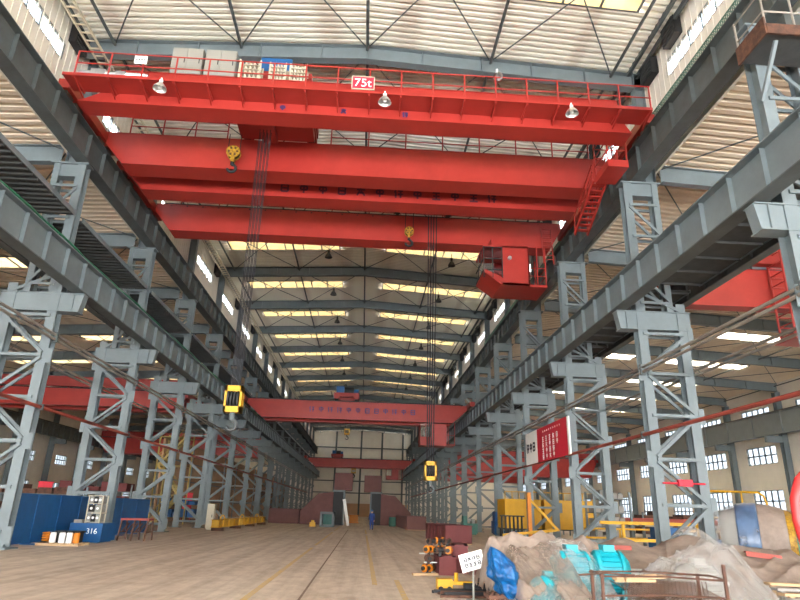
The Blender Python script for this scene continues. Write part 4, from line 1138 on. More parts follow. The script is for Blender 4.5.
O = (-3.6, 66.4, 0); r = empty('square_frame', O, 'pale grey square steel ring standing at the far left of the aisle', 'steel frame')
mb = MB(O)
for a in ((-4.3, -2.85, 0, .2), (-4.3, -2.85, 1.25, 1.48), (-4.3, -4.08, 0, 1.48), (-3.07, -2.85, 0, 1.48)): mb.box(a[0], a[1], 66.2, 68.4, a[2], a[3])
mb.build('ring', M['steel'], r)
mb = MB(O); mb.box(-4.08, -3.07, 68.3, 68.35, .2, 1.25); mb.build('back_plate', M['green'], r)
mb = MB((-2, 74, 0)); mb.bar((-1.55, 74, .0), (-2.15, 74.6, 2.9), .35, .05, (0, 1, 0)); mb.bar((-2.15, 74.6, 2.9), (-2.1, 75.4, 0), .06, .06)
tag(mb.build('leaning_plank', M['white']), 'white plank leaning beside the left steel segment', 'plank')
mb = MB((-1.2, 88, 0)); mb.box(-1.7, -.5, 88, 89.2, .12, 1.0); mb.box(-1.8, -.4, 87.9, 89.3, 0, .12); mb.box(-1.8, -.4, 87.9, 89.3, 1.0, 1.08)
tag(mb.build('orange_crate', M['orange']), 'small orange crate at the far end of the aisle', 'crate')
mb = MB((3.6, 78, 0)); mb.tube([(3.65, 75.6, 0), (3.65, 75.6, .05), (3.65, 75.6, 1.0), (3.65, 75.6, 1.05)], [.4, .42, .42, .38], 18); mb.tube([(3.65, 75.6, .35), (3.65, 75.6, .4)], .44, 18)
tag(mb.build('barrel', M['green']), 'dark green barrel in front of the right steel segment', 'barrel')
mb = MB((-5.3, 68.2, 0)); mb.box(-5.35, -4.75, 66.6, 67.2, .06, .42); mb.box(-5.2, -4.9, 66.7, 67.1, .42, .62); mb.box(-5.4, -4.7, 66.55, 67.25, 0, .06)
tag(mb.build('yellow_box', M['yellow']), 'small yellow machine on the floor left of the square frame', 'machine')

def person(x, y):
    O = Vector((x, y, 0)); r = empty('person', O, 'person in blue overalls standing in the aisle facing away, arms at sides', 'person')
    J = {'pel': (0, 0, .95), 'spn': (0, .01, 1.15), 'chs': (0, .0, 1.36), 'nek': (0, 0, 1.5), 'hd0': (0, .0, 1.6), 'hd1': (0, 0, 1.7)}
    E = [('pel', 'spn'), ('spn', 'chs'), ('chs', 'nek'), ('nek', 'hd0'), ('hd0', 'hd1')]
    Rr = {'pel': .16, 'spn': .145, 'chs': .16, 'nek': .06, 'hd0': .085, 'hd1': .085}
    for s, n in ((-1, 'l'), (1, 'r')):
        J.update({'sh' + n: (s * .19, 0, 1.43), 'el' + n: (s * .25, .02, 1.14), 'wr' + n: (s * .25, -.06, .9), 'ha' + n: (s * .245, -.09, .8),
                  'hp' + n: (s * .1, 0, .88), 'kn' + n: (s * .11, -.02 * s, .49), 'an' + n: (s * .12, .03 * s, .09), 'to' + n: (s * .14, -.13 + .03 * s, .04)})
        E += [('chs', 'sh' + n), ('sh' + n, 'el' + n), ('el' + n, 'wr' + n), ('wr' + n, 'ha' + n), ('pel', 'hp' + n), ('hp' + n, 'kn' + n), ('kn' + n, 'an' + n), ('an' + n, 'to' + n)]
        Rr.update({'sh' + n: .075, 'el' + n: .055, 'wr' + n: .04, 'ha' + n: .035, 'hp' + n: .105, 'kn' + n: .075, 'an' + n: .055, 'to' + n: .045})
        for f in range(5):
            k = 'f%d%s' % (f, n); J[k] = (s * (.245 + (.0 if f else -.01)), -.12 + .018 * f, .72 if f else .76); E.append(('ha' + n, k)); Rr[k] = .011
    names = list(J); me = bpy.data.meshes.new('body'); me.from_pydata([J[k] for k in names], [(names.index(a), names.index(b)) for a, b in E], [])
    o = bpy.data.objects.new('body', me); COL.objects.link(o)
    o.modifiers.new('skin', 'SKIN'); o.modifiers.new('sub', 'SUBSURF').levels = 1
    for i, k in enumerate(names):
        v = me.skin_vertices[0].data[i]; v.radius = (Rr[k], Rr[k] * (.72 if k in ('pel', 'spn', 'chs') else 1)); v.use_root = k == 'pel'
    dg = bpy.context.evaluated_depsgraph_get(); m2 = bpy.data.meshes.new_from_object(o.evaluated_get(dg)); bpy.data.objects.remove(o)
    m2.materials.clear()
    for m in ('overall', 'skin', 'black'): m2.materials.append(M[m])
    for p in m2.polygons:
        z = p.center.z; p.use_smooth = True
        p.material_index = 1 if (z > 1.5 or (abs(p.center.x) > .2 and z < .88 and z > .6)) else (2 if z < .1 else 0)
    m2.name = 'body'; b = bpy.data.objects.new('body', m2); COL.objects.link(b); b.parent = r
    mb = MB((0, 0, 0)); mb.tube([(0, 0, 1.64), (0, 0, 1.72), (0, 0, 1.77), (0, 0, 1.795)], [.115, .108, .075, .02], 16); mb.tube([(0, -.0, 1.645), (0, 0, 1.66)], .135, 16)
    h = mb.build('helmet', M['blue'], r, True)
    mb = MB((0, 0, 0)); mb.tube([(0, -.1, 1.6), (0, -.115, 1.585)], .014, 6)
    for s in (-1, 1): mb.tube([(s * .085, 0, 1.63), (s * .1, 0, 1.58)], .018, 6)
    mb.build('face', M['skin'], r)
    r.rotation_euler.z = pi + .2
person(.95, 61.0 - 1.2)

# ---------------------------------------------------------------- maroon blocks with couplings, floor bars
def block(x0, x1, y0, y1, h, label, rz=0):
    O = ((x0 + x1) / 2, (y0 + y1) / 2, 0); r = empty('maroon_block', O, label, 'steel block')
    mb = MB(O); mb.box(x0, x1, y0, y1, 0, h); mb.build('body', M['maroon'], r)
    mb = MB(O); mb.box(x0 - .03, x1 + .03, y0 - .03, y1 + .03, h - .04, h); mb.box(x0 + .1, x1 - .1, y0 + .1, y1 - .1, h, h + .03); mb.build('top_plate', M['maroon'], r); r.rotation_euler.z = rz
block(2.35, 2.85, 19.2, 20.4, .5, 'maroon steel block, the front left one beside the notice board')
block(2.92, 3.42, 19.9, 21.6, .78, 'taller maroon steel block behind the notice board', -.12)
block(3.45, 4.0, 19.2, 20.0, .22, 'low maroon steel plate right of the notice board post')
rg = random.Random(4)
def coupling(i, x, y, z, ax, label):
    O = (x, y, z); r = empty('coupling', O, label, 'coupling', 'bolted couplings around the maroon blocks'); d = Vector((cos(ax), sin(ax), 0))
    c = Vector(O)
    mb = MB(O); mb.tube([c - d * .2, c + d * .2], .06, 10); mb.build('shaft', M['black'], r)
    for k in (-.12, .12):
        mb = MB(O); mb.tube([c + d * (k - .025), c + d * (k + .025)], .11, 14); mb.build('flange', M['orange'] if i % 2 else M['rust'], r)
    mb = MB(O); mb.box(x - .04, x + .04, y - .04, y + .04, .0 if z < .3 else z - .16, z); mb.build('foot', M['black'], r)
words = ['front left', 'front, second from left', 'front, third from left', 'upper left', 'upper, second from left', 'upper, third from left', 'upper right', 'back right', 'rear right, beside the yellow bit', 'stacked far left, low', 'stacked far left, middle', 'stacked far left, high', 'stacked at the back, left', 'stacked at the back, middle', 'stacked at the back, right']
for i, (x, y, z) in enumerate(((2.15, 19.9, .16), (2.18, 20.5, .16), (2.2, 21.1, .16), (2.45, 20.9, .62), (2.42, 19.6, .66), (2.7, 19.7, .66), (2.62, 20.2, .66), (2.75, 20.95, .62), (3.55, 20.3, .42), (2.02, 19.5, .16), (2.08, 19.7, .42), (2.12, 20.0, .66), (2.35, 21.2, .84), (2.6, 21.3, .86), (2.85, 21.2, .84))):
    coupling(i, x, y, z, rg.uniform(0, 3.1), 'dark and orange bolted coupling at the maroon blocks, ' + words[i])
mb = MB((2.5, 21, 0)); mb.box(2.25, 2.8, 20.6, 21.3, 0, .46); mb.box(2.2, 2.82, 20.55, 21.35, .42, .46)
tag(mb.build('steel_stand', M['rust']), 'rusty low stand carrying couplings behind the front maroon block', 'stand')
for i, (z, l) in enumerate(((.52, 'upper'), (.3, 'lower'))):
    mb = MB((2.1, 20.4, z)); mb.tube([(1.85 + .1 * i, 20.3 - .5 * i, z), (2.3 + .05 * i, 20.3 - .5 * i, z)], .024, 10); mb.tube([(2.2, 20.3 - .5 * i, 0), (2.2, 20.3 - .5 * i, z)], .015, 8)
    tag(mb.build('bright_rod', M['alu']), 'bright metal rod sticking out left of the maroon blocks, the %s one' % l, 'rod')
mb = MB((2.0, 18.6, 0)); mb.bar((1.55, 19.0, .03), (2.3, 19.2, .03), .14, .06); mb.bar((1.6, 19.2, .02), (2.2, 19.3, .02), .06, .04)
tag(mb.build('timber_batten', M['wood']), 'pale timber batten on the floor left of the front maroon block', 'timber')
O = (2.3, 15.5, 0); r = empty('floor_jack', O, 'yellow floor tool lying behind the dark bars, left of the notice board post', 'tool')
mb = MB(O); mb.box(1.84, 2.2, 15.35, 15.7, .05, .27); mb.box(2.2, 3.0, 15.45, 15.6, .14, .22); mb.tube([(2.3, 15.5, .2), (2.3, 15.5, .4)], .05, 10); mb.build('body', M['yellow'], r)
mb = MB(O); mb.box(2.45, 3.02, 15.2, 15.4, .02, .2)
for x in (1.92, 2.12): mb.tube([(x, 15.3, .06), (x, 15.74, .06)], .06, 12)
mb.build('wheel', M['black'], r)
rg = random.Random(9)
for i in range(9):
    x0 = 1.72 + rg.uniform(-.06, .2); y = 14.35 + i * .1; z = .03 + .05 * (i % 2); mb = MB((x0, y, z)); mb.bar((x0, y, z), (x0 + rg.uniform(1.0, 1.45), y + rg.uniform(-.05, .25), z), .05, .05)
    mb.bar((x0, y, z - .02), (x0 + .05, y, z - .02), .09, .03)
    tag(mb.build('steel_bar', M['black'] if i % 3 else M['rust']), 'dark steel bar lying before the yellow tool, %s from the front' % NTH[i + 1], 'bar', 'bars lying on the floor')

# ---------------------------------------------------------------- right bay equipment
O = (10.75, 40, 0); r = empty('yellow_hoist_stand', O, 'orange-yellow post with diagonal brace in front of the right columns', 'hoist stand')
mb = MB(O); mb.box(10.55, 10.77, 39.9, 40.12, 0, 3.1); mb.build('post', M['orange'], r)
mb = MB(O); mb.bar((10.7, 40, 2.7), (12.2, 39.2, .9), .12, .14); mb.build('brace', M['yellow'], r)
mb = MB(O); mb.bar((8.9, 40, .5), (12.4, 39.6, .9), .16, .16); mb.bar((8.9, 40.6, .12), (12.0, 40.6, .12), .2, .22); mb.bar((10.66, 39, .1), (10.66, 41, .1), .18, .2); mb.build('base_beam', M['yellow'], r)
mb = MB(O)
for i in range(6): mb.box(8.9 + i * .26, 8.98 + i * .26, 40.3, 40.5, .2, 1.6)
mb.box(8.85, 10.4, 40.28, 40.52, 1.6, 1.68); mb.build('guard', M['black'], r)
def tank(x0, x1, y0, y1, label):
    O = (x0, y0, 0); r = empty('yellow_tank', O, label, 'tank', 'yellow tanks in the right bay')
    mb = MB(O); mb.box(x0, x1, y0, y1, .75, 2.75); mb.build('body', M['yellow'], r)
    mb = MB(O)
    for x in (x0 + .2, x1 - .2):
        for y in (y0 + .2, y1 - .2): mb.box(x - .1, x + .1, y - .1, y + .1, 0, .75)
    mb.box(x0 - .02, x1 + .02, y0 - .02, y1 + .02, .7, .78); mb.build('leg', M['black'], r)
    mb = MB(O); mb.box(x0 - .05, x1 + .05, y0 - .05, y1 + .05, 2.75, 2.82); mb.box(x0, x1, y0, y0 + .05, 3.3, 3.36)
    n = 5
    for i in range(n + 1): mb.box(x0 + (x1 - x0 - .06) * i / n, x0 + (x1 - x0 - .06) * i / n + .06, y0, y0 + .05, 2.82, 3.36)
    mb.build('top_rail', M['yellow'], r)
tank(10.5, 13.2, 46.2, 48.8, 'yellow tank behind the orange-yellow post, left one'); tank(13.5, 17.2, 46.4, 49, 'yellow tank, right one, partly behind the second right column')
def guardrail(x0, x1, y, h, m, label, step=1.3, name='guard_rail'):
    O = (x0, y, 0); r = empty(name, O, label, 'guard rail')
    x = x0
    while x <= x1 + .01:
        mb = MB(O); mb.box(x - .05, x + .05, y - .05, y + .05, 0, h); mb.build('post', M[m], r); x += step
    for z in (h, h * .55):
        mb = MB(O); mb.box(x0 - .05, x1 + .05, y - .04, y + .04, z - .05, z + .05); mb.build('rail', M[m], r)
O = (11.2, 29.5, 0); r = empty('guard_rail', O, 'yellow guard rail between the first two right columns', 'guard rail')
for x in (12.3, 15.9):
    mb = MB(O); mb.box(x - .06, x + .06, 29.44, 29.56, 0, 1.5); mb.build('post', M['yellow'], r)
for z, x0, x1 in ((1.5, 11.2, 16.3), (.75, 12.3, 15.9)):
    mb = MB(O); mb.box(x0, x1, 29.44, 29.56, z - .07, z + .07); mb.build('rail', M['yellow'], r)
guardrail(13.0, 21.0, 36.5, 1.1, 'yellow', 'yellow guard rail farther back in the right bay', 2.0)
O = (25.2, 45, 0); r = empty('yellow_pipe_frame', O, 'yellow bent pipe frame in front of the right wall windows', 'pipe frame')
mb = MB(O); mb.tube([(25.2, 45, 0), (25.2, 45, 3.6), (25.4, 45, 3.75), (29.2, 45, 3.75), (29.6, 45, 3.5), (29.75, 45, 3.0), (29.75, 45, 0)], .08, 8); mb.build('hoop', M['yellow'], r)
mb = MB(O); mb.tube([(25.2, 45, 1.9), (28, 45, 1.9)], .06, 8); mb.tube([(27.9, 45, 0), (27.9, 45, 3.75)], .06, 8); mb.build('crossbar', M['yellow'], r)
rg = random.Random(6)
O = (19, 40, 0); r = empty('pipe_rack', O, 'grey rack under the rusty pipes in the right bay', 'rack')
for x in (16.4, 18.9, 21.4):
    for y in (38.2, 42):
        mb = MB(O); mb.box(x - .08, x + .08, y - .08, y + .08, 0, 1.3); mb.build('leg', M['steel'], r)
    mb = MB(O); mb.box(x - .1, x + .1, 38, 42.2, 1.3, 1.42); mb.build('crossbeam', M['steel'], r)
for i in range(11):
    y = 38.3 + i * .36; mb = MB((19, y, 1.6)); mb.tube([(16, y, 1.58), (21.9, y, 1.58)], .16, 14, False); mb.tube([(16, y, 1.58), (21.9, y, 1.58)], .13, 14, False)
    tag(mb.build('rusty_pipe', M['redpipe']), 'rusty pipe lying on the grey rack in the right bay, %s from the camera' % NTH[i + 1], 'pipe', 'rusty pipes on the rack')
def machine(x, y, w, d, h, m, label):
    O = (x, y, 0); r = empty('shop_machine', O, label, 'machine')
    mb = MB(O); mb.box(x - w / 2, x + w / 2, y - d / 2, y + d / 2, .1, h * .6); mb.box(x - w / 2 + .1, x + w / 2 - .1, y - d / 2 + .1, y + d / 2 - .1, 0, .1); mb.build('bed', M[m], r)
    mb = MB(O); mb.box(x - w / 2 + .1, x - w / 6, y - d / 2 + .1, y + d / 2 - .1, h * .6, h); mb.build('headstock', M[m], r)
    mb = MB(O); mb.box(x + w / 8, x + w / 3, y - d / 2 + .15, y + d / 2 - .15, h * .6, h * .85); mb.build('carriage', M['greybox'], r)
    mb = MB(O); mb.tube([(x - w / 6, y, h * .78), (x + w / 8, y, h * .78)], h * .08, 12); mb.build('spindle', M['alu'], r)
machine(17.2, 33.2, 3.6, 1.2, 1.3, 'blue', 'blue lathe under the right bay, beyond the yellow rail')
machine(13.0, 56.5, 2.6, 1.4, 1.9, 'blue', 'blue machine between far right columns')
machine(9.3, 55, 1.3, 1.2, 1.5, 'green', 'green machine at the foot of a far right column')
machine(22.5, 34.5, 3.2, 1.4, 1.5, 'green', 'green lathe near the right wall windows')
plate_rack(17, 60, 5, 2, 3, 3, 'yellow', 'rack with yellow stock deep in the right bay')
plate_rack(26, 52, 6, 2, 2.2, 2, 'rust', 'low rack of rusty stock below the right wall windows')
plate_rack(15, 38, 2.2, 1.4, 3.2, 4, 'concretegrey', 'tall grey shelf between the first right columns')
O = (12.6, 24.0, 3); 
mb = MB((12.55, 24.2, 2.9)); mb.box(12.3, 12.85, 23.75, 23.92, 2.95, 3.2); mb.tube([(11.7, 23.86, 3.06), (13.4, 23.86, 3.06)], .035, 8)
tag(mb.build('fire_bell_box', M['signred']), 'small red box on the rod between the legs of the nearest right column', 'box')
# platform by the near right column, at the crane beam
O = (12.4, 14.0, 15); r = empty('access_platform', O, 'dark steel access platform with rails high on the right, at the picture corner', 'platform')
mb = MB(O); mb.box(11.0, 14.2, 13.1, 14.35, 15.0, 15.1); mb.build('floor_plate', M['dark_plate'], r)
mb = MB(O); mb.box(10.95, 11.0, 13.05, 14.4, 14.95, 15.55); mb.box(11.0, 14.2, 13.03, 13.1, 14.95, 15.3); mb.build('kick_plate', M['rust'], r)
for x in (11.02, 11.9, 12.8, 13.7):
    mb = MB(O); mb.tube([(x, 13.1, 15.1), (x, 13.1, 16.5)], .035, 6); mb.build('railing_post', M['pipe'], r)
mb = MB(O); mb.tube([(11.02, 14.35, 15.1), (11.02, 14.35, 16.5)], .035, 6); mb.build('railing_post', M['pipe'], r)
for z in (15.8, 16.45):
    mb = MB(O); mb.tube([(11.02, 14.35, z), (11.02, 13.1, z), (14.2, 13.1, z)], .03, 6); mb.build('handrail', M['pipe'], r)
for x in (11.4, 13.0):
    mb = MB(O); mb.bar((x, 14.3, 13.6), (x, 13.3, 14.95), .1, .1); mb.build('knee_brace', M['steel'], r)
mb = MB(O); mb.box(12.1, 12.9, 13.6, 14.2, 15.1, 16.3); mb.build('junction_box', M['steel2'], r)

# ---------------------------------------------------------------- tarpaulin heap, right foreground
def fbm(x, y, s, o=4):
    return noise.fractal(Vector((x * s, y * s, 3.1)), 1, 2, o)
def sstep(a, b, t):
    t = min(1, max(0, (t - a) / (b - a))); return t * t * (3 - 2 * t)
def sheet(name, x0, x1, y0, y1, n, m, hf, mask, material, thick, parent=None, origin=None):
    O = origin or ((x0 + x1) / 2, (y0 + y1) / 2, 0); mb = MB(O); idx = {}; vs = []
    P = {}
    for j in range(m + 1):
        for i in range(n + 1):
            x = x0 + (x1 - x0) * i / n; y = y0 + (y1 - y0) * j / m; P[i, j] = (x, y, max(.012, hf(x, y)))
    fs = []
    def V(i, j):
        if (i, j) not in idx: idx[i, j] = len(vs); vs.append(P[i, j])
        return idx[i, j]
    for j in range(m):
        for i in range(n):
            c = [(P[a][0], P[a][1]) for a in ((i, j), (i + 1, j), (i + 1, j + 1), (i, j + 1))]
            if all(mask(*q) for q in c): fs.append((V(i, j), V(i + 1, j), V(i + 1, j + 1), V(i, j + 1)))
    mb.add(vs, fs); o = mb.build(name, material, parent, True)
    if thick:
        s = o.modifiers.new('thickness', 'SOLIDIFY'); s.thickness = thick; s.offset = -1
    return o
def bump(x, y, cx, cy, rx, ry, h, p=2.):
    d = ((abs(x - cx) / rx) ** p + (abs(y - cy) / ry) ** p)
    return h * max(0, 1 - d) ** .6 if d < 1 else 0
folds = lambda x, y, k=1.: .05 * k * fbm(x, y, 1.6) + .03 * k * abs(fbm(x * 1.7 + 4, y * .5, 2.2)) + .012 * fbm(x, y, 6)
# machines under the sheets
def motor(x, y, z, R, L, ang, m, label, fins=22):
    O = (x, y, z); r = empty('electric_motor', O, label, 'motor'); d = Vector((cos(ang), sin(ang), 0)); c = Vector(O)
    mb = MB(O); mb.tube([c - d * L / 2, c + d * L / 2], R * .92, 28)
    up = Vector((0, 0, 1)); sd = d.cross(up)
    for i in range(fins):
        a = 2 * pi * i / fins; v = sd * cos(a) + up * sin(a)
        mb.bar(c - d * L * .42 + v * R * .95, c + d * L * .42 + v * R * .95, .02, R * .2, v)
    mb.build('stator_body', M[m], r)
    for k in (-.5, .5):
        mb = MB(O); mb.tube([c + d * L * k, c + d * (L * k + .07 * (1 if k > 0 else -1)), c + d * (L * k + .2 * (1 if k > 0 else -1))], [R * 1.05, R * 1.02, R * .62], 28); mb.build('end_bell', M[m], r)
    mb = MB(O); mb.tube([c + d * L * .5, c + d * (L * .5 + .5)], R * .16, 14); mb.build('shaft', M['alu'], r)
    mb = MB(O); mb.box(x - R * .3, x + R * .3, y - R * .35, y + R * .35, z + R * .8, z + R * 1.3); mb.build('terminal_box', M[m], r)
    mb = MB(O); mb.box(x - R * .9, x + R * .9, y - R * .8, y + R * .8, 0, .1)
    for s in (-1, 1): mb.box(x + s * R * .55 - .05, x + s * R * .55 + .05, y - R * .6, y + R * .6, .1, z)
    mb.build('foot', M[m], r)
motor(5.3, 13.7, .66, .40, .42, -.12, 'teal', 'bare teal electric motor showing between the sheets')
motor(4.42, 13.45, .66, .4, .45, .1, 'teal', 'teal electric motor under clear film, left of the bare one')
motor(3.7, 12.75, .36, .27, .5, .9, 'teal', 'teal electric motor under dusty film, beside the blue wrapping')
motor(6.95, 13.1, .5, .38, .5, .3, 'concretegrey', 'grey motor under the clear plastic heap at the right')
def ridge(x, y, pts, front, back, p=1.):
    """tent over a crest line given as (x, y, z) points; front / back = run-out distance in y"""
    if x <= pts[0][0] or x >= pts[-1][0]: return 0.
    for a, b in zip(pts, pts[1:]):
        if a[0] <= x <= b[0]:
            t = (x - a[0]) / (b[0] - a[0]); cy = a[1] + (b[1] - a[1]) * t; cz = a[2] + (b[2] - a[2]) * (t * t * (3 - 2 * t)); break
    d = (cy - y) / front if y < cy else (y - cy) / back
    return cz * max(0, 1 - max(0, d)) ** p if d < 1 else 0.
def soft(hf, x, y, e=.12):
    return (hf(x, y) * 2 + hf(x + e, y) + hf(x - e, y) + hf(x, y + e) + hf(x, y - e)) / 6
def crease(u, v, k, sharp=4):
    """sharp fold lines that run along v, spaced along u"""
    n = noise.noise(Vector((u * k + .25 * noise.noise(Vector((u, v * .9, 2.))), v * .22, 7.7))); return (1 - min(1, abs(n) * 2.2)) ** sharp
# beige tarpaulins
PA = [(4.9, 17.2, 0), (5.3, 16.9, .95), (6.0, 16.5, 1.0), (6.8, 16.6, 1.2), (7.55, 16.5, 1.02), (8.7, 16.7, 1.38), (9.4, 16.6, 1.1), (10.6, 16.0, 1.0), (11.1, 16, .95), (11.3, 16, 0)]
def hA(x, y):
    h = soft(lambda a, b: ridge(a, b, PA, 2.7, 3.0, .75), x, y, .2)
    f = .07 * crease(x + .5 * y, y, .8) + .06 * crease(y - .3 * x, x, .9) + .04 * crease(x - .4 * y, y, 1.7) + .05 * fbm(x, y, .7, 2) + .008 * fbm(x, y, 5, 2)
    return h + f * min(1, h * 3) + .02
sheet('tarpaulin', 4.8, 11.4, 13.8, 19.8, 130, 110, hA, lambda x, y: hA(x, y) > .1 + .1 * fbm(x, y, 1.1) and not (x > 9.6 and y > 16.35), M['tarp'], .012)
tag(bpy.context.scene.objects['tarpaulin'], 'large dusty beige tarpaulin over machines at the foot of the nearest right column', 'tarpaulin')
PB = [(2.45, 13.9, 0), (2.75, 13.8, 1.2), (3.3, 13.9, 1.36), (3.6, 14.0, 1.2), (4.0, 14.1, 1.36), (4.6, 14.4, 1.2), (5.2, 14.7, 1.25), (6.0, 15.2, .9), (6.3, 15.3, 0)]
def hB(x, y):
    h = soft(lambda a, b: ridge(a, b, PB, .9, 1.4, .6), x, y, .08)
    f = .07 * crease(x + .6 * y, y, 1.8, 3) + .06 * crease(x - .8 * y, y, 2.1, 3) + .05 * crease(y + .3 * x, x, 2.2, 3) + .07 * fbm(x, y, 1.1, 2) - .02
    return h + f * min(1, h * 3) + .02
o = sheet('tarpaulin', 2.3, 6.4, 13.0, 16.4, 120, 100, hB, lambda x, y: hB(x, y) > .25 + .15 * fbm(x, y, 1.7), M['tarp'], .012)
tag(o, 'crumpled beige tarpaulin bunched behind the blue wrapped machine', 'tarpaulin')
# clear films
PC = [(2.92, 13.5, .0), (3.05, 13.45, 1.1), (3.6, 13.5, 1.1), (4.05, 13.6, 1.12), (4.25, 13.5, 1.05), (4.55, 13.2, .0)]
def hC(x, y):
    h = soft(lambda a, b: ridge(a, b, PC, 1.75, .6, .85), x, y, .07); u = x - (13.6 - y) * .35
    f = .09 * crease(u, y, 1.9) + .05 * crease(u * 1.3 + .2 * y, y, 3.4) + .03 * crease(y + .5 * x, x, 2.4) + .03 * fbm(x, y, 1.2, 2)
    return h + f * min(1, h * 4) + .02
o = sheet('plastic_film', 2.85, 4.65, 11.5, 14.3, 100, 120, hC, lambda x, y: hC(x, y) > .12 + .1 * fbm(x, y, 1.4), M['tanfilm'], 0)
tag(o, 'dusty plastic film sloping over a teal motor, right of the blue wrapped machine', 'plastic sheet')
PC2 = [(3.75, 13.7, 0), (3.95, 13.65, 1.22), (4.3, 13.7, 1.26), (4.75, 13.7, 1.22), (4.95, 13.5, .9), (5.1, 13.4, 0)]
def hC2(x, y):
    h = soft(lambda a, b: ridge(a, b, PC2, 1.3, .6, .6), x, y, .06); u = x - (13.7 - y) * .3
    f = .05 * crease(u, y, 2.6) + .04 * crease(u * 1.4 - .3 * y, y, 3.8) + .02 * crease(y + .6 * x, x, 3.4)
    return h + f * min(1, h * 4) + .02
o = sheet('plastic_film', 3.7, 5.15, 12.2, 14.4, 100, 120, hC2, lambda x, y: hC2(x, y) > .2 + .1 * fbm(x, y, 1.9), M['film'], 0)
tag(o, 'shiny clear plastic film over the teal motor left of the bare one', 'plastic sheet')
PD = [(5.2, 12.5, 0), (5.75, 12.6, .75), (6.15, 12.7, 1.02), (6.7, 12.8, 1.12), (7.2, 12.9, 1.33), (7.45, 12.9, 1.28), (8.35, 12.8, .02), (8.5, 12.8, 0)]
def hD(x, y):
    h = soft(lambda a, b: ridge(a, b, PD, 1.15, 1.5, .9), x, y, .08)
    u = (x - 7.2) / (.45 + max(0, 13.3 - y))
    f = .13 * crease(u * 1.6, y * .3, 1.6, 3) + .09 * crease(u * 2.8 + 3, y * .4, 1.7, 3) + .04 * crease(x + y, y, 2.6) + .02 * fbm(x, y, 1.5, 2)
    return h + f * min(1, h * 4) + .02
o = sheet('plastic_film', 5.1, 8.6, 11.4, 14.6, 150, 140, hD, lambda x, y: hD(x, y) > .1 + .08 * fbm(x, y, 1.5), M['film'], 0)
tag(o, 'peaked clear plastic sheet over a machine, right of the rusty cage', 'plastic sheet')
def hE(x, y):
    h = bump(x, y, 8.9, 16.9, 1.0, 1.2, 1.5, 1.8); return h + .06 * crease(x + y, y, 1.8) + .05
o = sheet('plastic_film', 7.9, 9.9, 15.7, 18.1, 50, 50, hE, lambda x, y: hE(x, y) > hA(x, y) + .03, M['film'], 0)
tag(o, 'small clear plastic sheet on top of the beige tarpaulin', 'plastic sheet')
# blue wrapped machine at the left end of the heap
def hBl(u, v): return 0
O = (2.85, 12.9, 0); r = empty('wrapped_machine', O, 'machine wrapped in bright blue plastic at the left end of the heap', 'machine')
mb = MB(O); n = 56; prof = []
key = [(.22, .2), (.34, .3), (.48, .25), (.6, .32), (.78, .3), (.92, .22), (1.06, .12), (1.13, .02)]
for i in range(40):
    t = i / 39 * (len(key) - 1); k = min(int(t), len(key) - 2); f = t - k; prof.append((key[k][0] + (key[k + 1][0] - key[k][0]) * f, key[k][1] + (key[k + 1][1] - key[k][1]) * f))
vs = []; fs = []
for j, (z, R) in enumerate(prof):
    for k in range(n):
        a = 2 * pi * k / n; q = R * (.92 + .3 * noise.noise(Vector((cos(a) * 2, sin(a) * 2, z * 4))) + .3 * crease(a * 1.3, z * 3, 1.6, 2) + .16 * crease(z * 4 + a * .6, a, 2.0, 2))
        vs.append((3.02 - .42 * j / 39 + q * cos(a) * .78, 12.75 + q * sin(a), z))
for j in range(len(prof) - 1):
    for k in range(n): fs.append((j * n + k, j * n + (k + 1) % n, (j + 1) * n + (k + 1) % n, (j + 1) * n + k))
fs.append(tuple(range((len(prof) - 1) * n, len(prof) * n))); mb.add(vs, fs); mb.build('wrapping', M['blue2'], r, True)
mb = MB(O)
for i in range(7): mb.box(2.55 + i * .1, 2.6 + i * .1, 12.65, 12.7, 0, .3); mb.box(2.55 + i * .1, 2.6 + i * .1, 13.05, 13.1, 0, .3)
mb.box(2.5, 3.25, 12.6, 13.15, .2, .27); mb.build('skid', M['rust'], r)
# rusty mesh cage in front
O = (5.2, 11.2, 0); r = empty('rusty_cage', O, 'rusty steel cage with mesh floor in front of the plastic heap', 'cage')
for (x, y, h) in ((4.1, 10.9, .84), (6.24, 10.9, 1.03), (4.2, 11.65, .84), (6.16, 11.65, .82)):
    mb = MB(O); mb.bar((x, y, 0), (x, y, h), .045, .045); mb.build('post', M['rust'], r)
for (p, q) in (((4.06, 10.9, .80), (6.28, 10.9, .77)), ((4.15, 11.65, .81), (6.24, 11.65, .79)), ((4.06, 10.9, .5), (6.28, 10.9, .5)), ((4.1, 10.9, .81), (4.2, 11.65, .81)), ((6.24, 10.9, .78), (6.16, 11.65, .79)), ((3.75, 11.05, .8), (4.65, 10.85, .83))):
    mb = MB(O); mb.tube([p, ((p[0] + q[0]) / 2, (p[1] + q[1]) / 2, (p[2] + q[2]) / 2 + .03), q], .017, 6); mb.build('rail', M['rust'], r)
mb = MB(O)
for i in range(22):
    x = 4.5 + i * .07; mb.bar((x, 11.0, .46), (x + .3, 11.6, .68), .014, .014); mb.bar((x + .3, 11.0, .46), (x, 11.6, .68), .014, .014)
mb.build('mesh', M['rust'], r)
for i, (x0, x1, y, z, w) in enumerate(((4.55, 5.5, 11.5, .72, .18), (4.7, 5.3, 11.4, .74, .1))):
    mb = MB((x0, y, z)); mb.bar((x0, y, z), (x1, y + .1, z + .04), w, .05); mb.bar((x0, y - .03, z - .04), (x1 - .2, y, z - .03), .05, .04)
    tag(mb.build('timber_batten', M['wood']), 'pale timber offcut lying in the rusty cage, the %s one' % ('wider' if i == 0 else 'narrower'), 'timber')
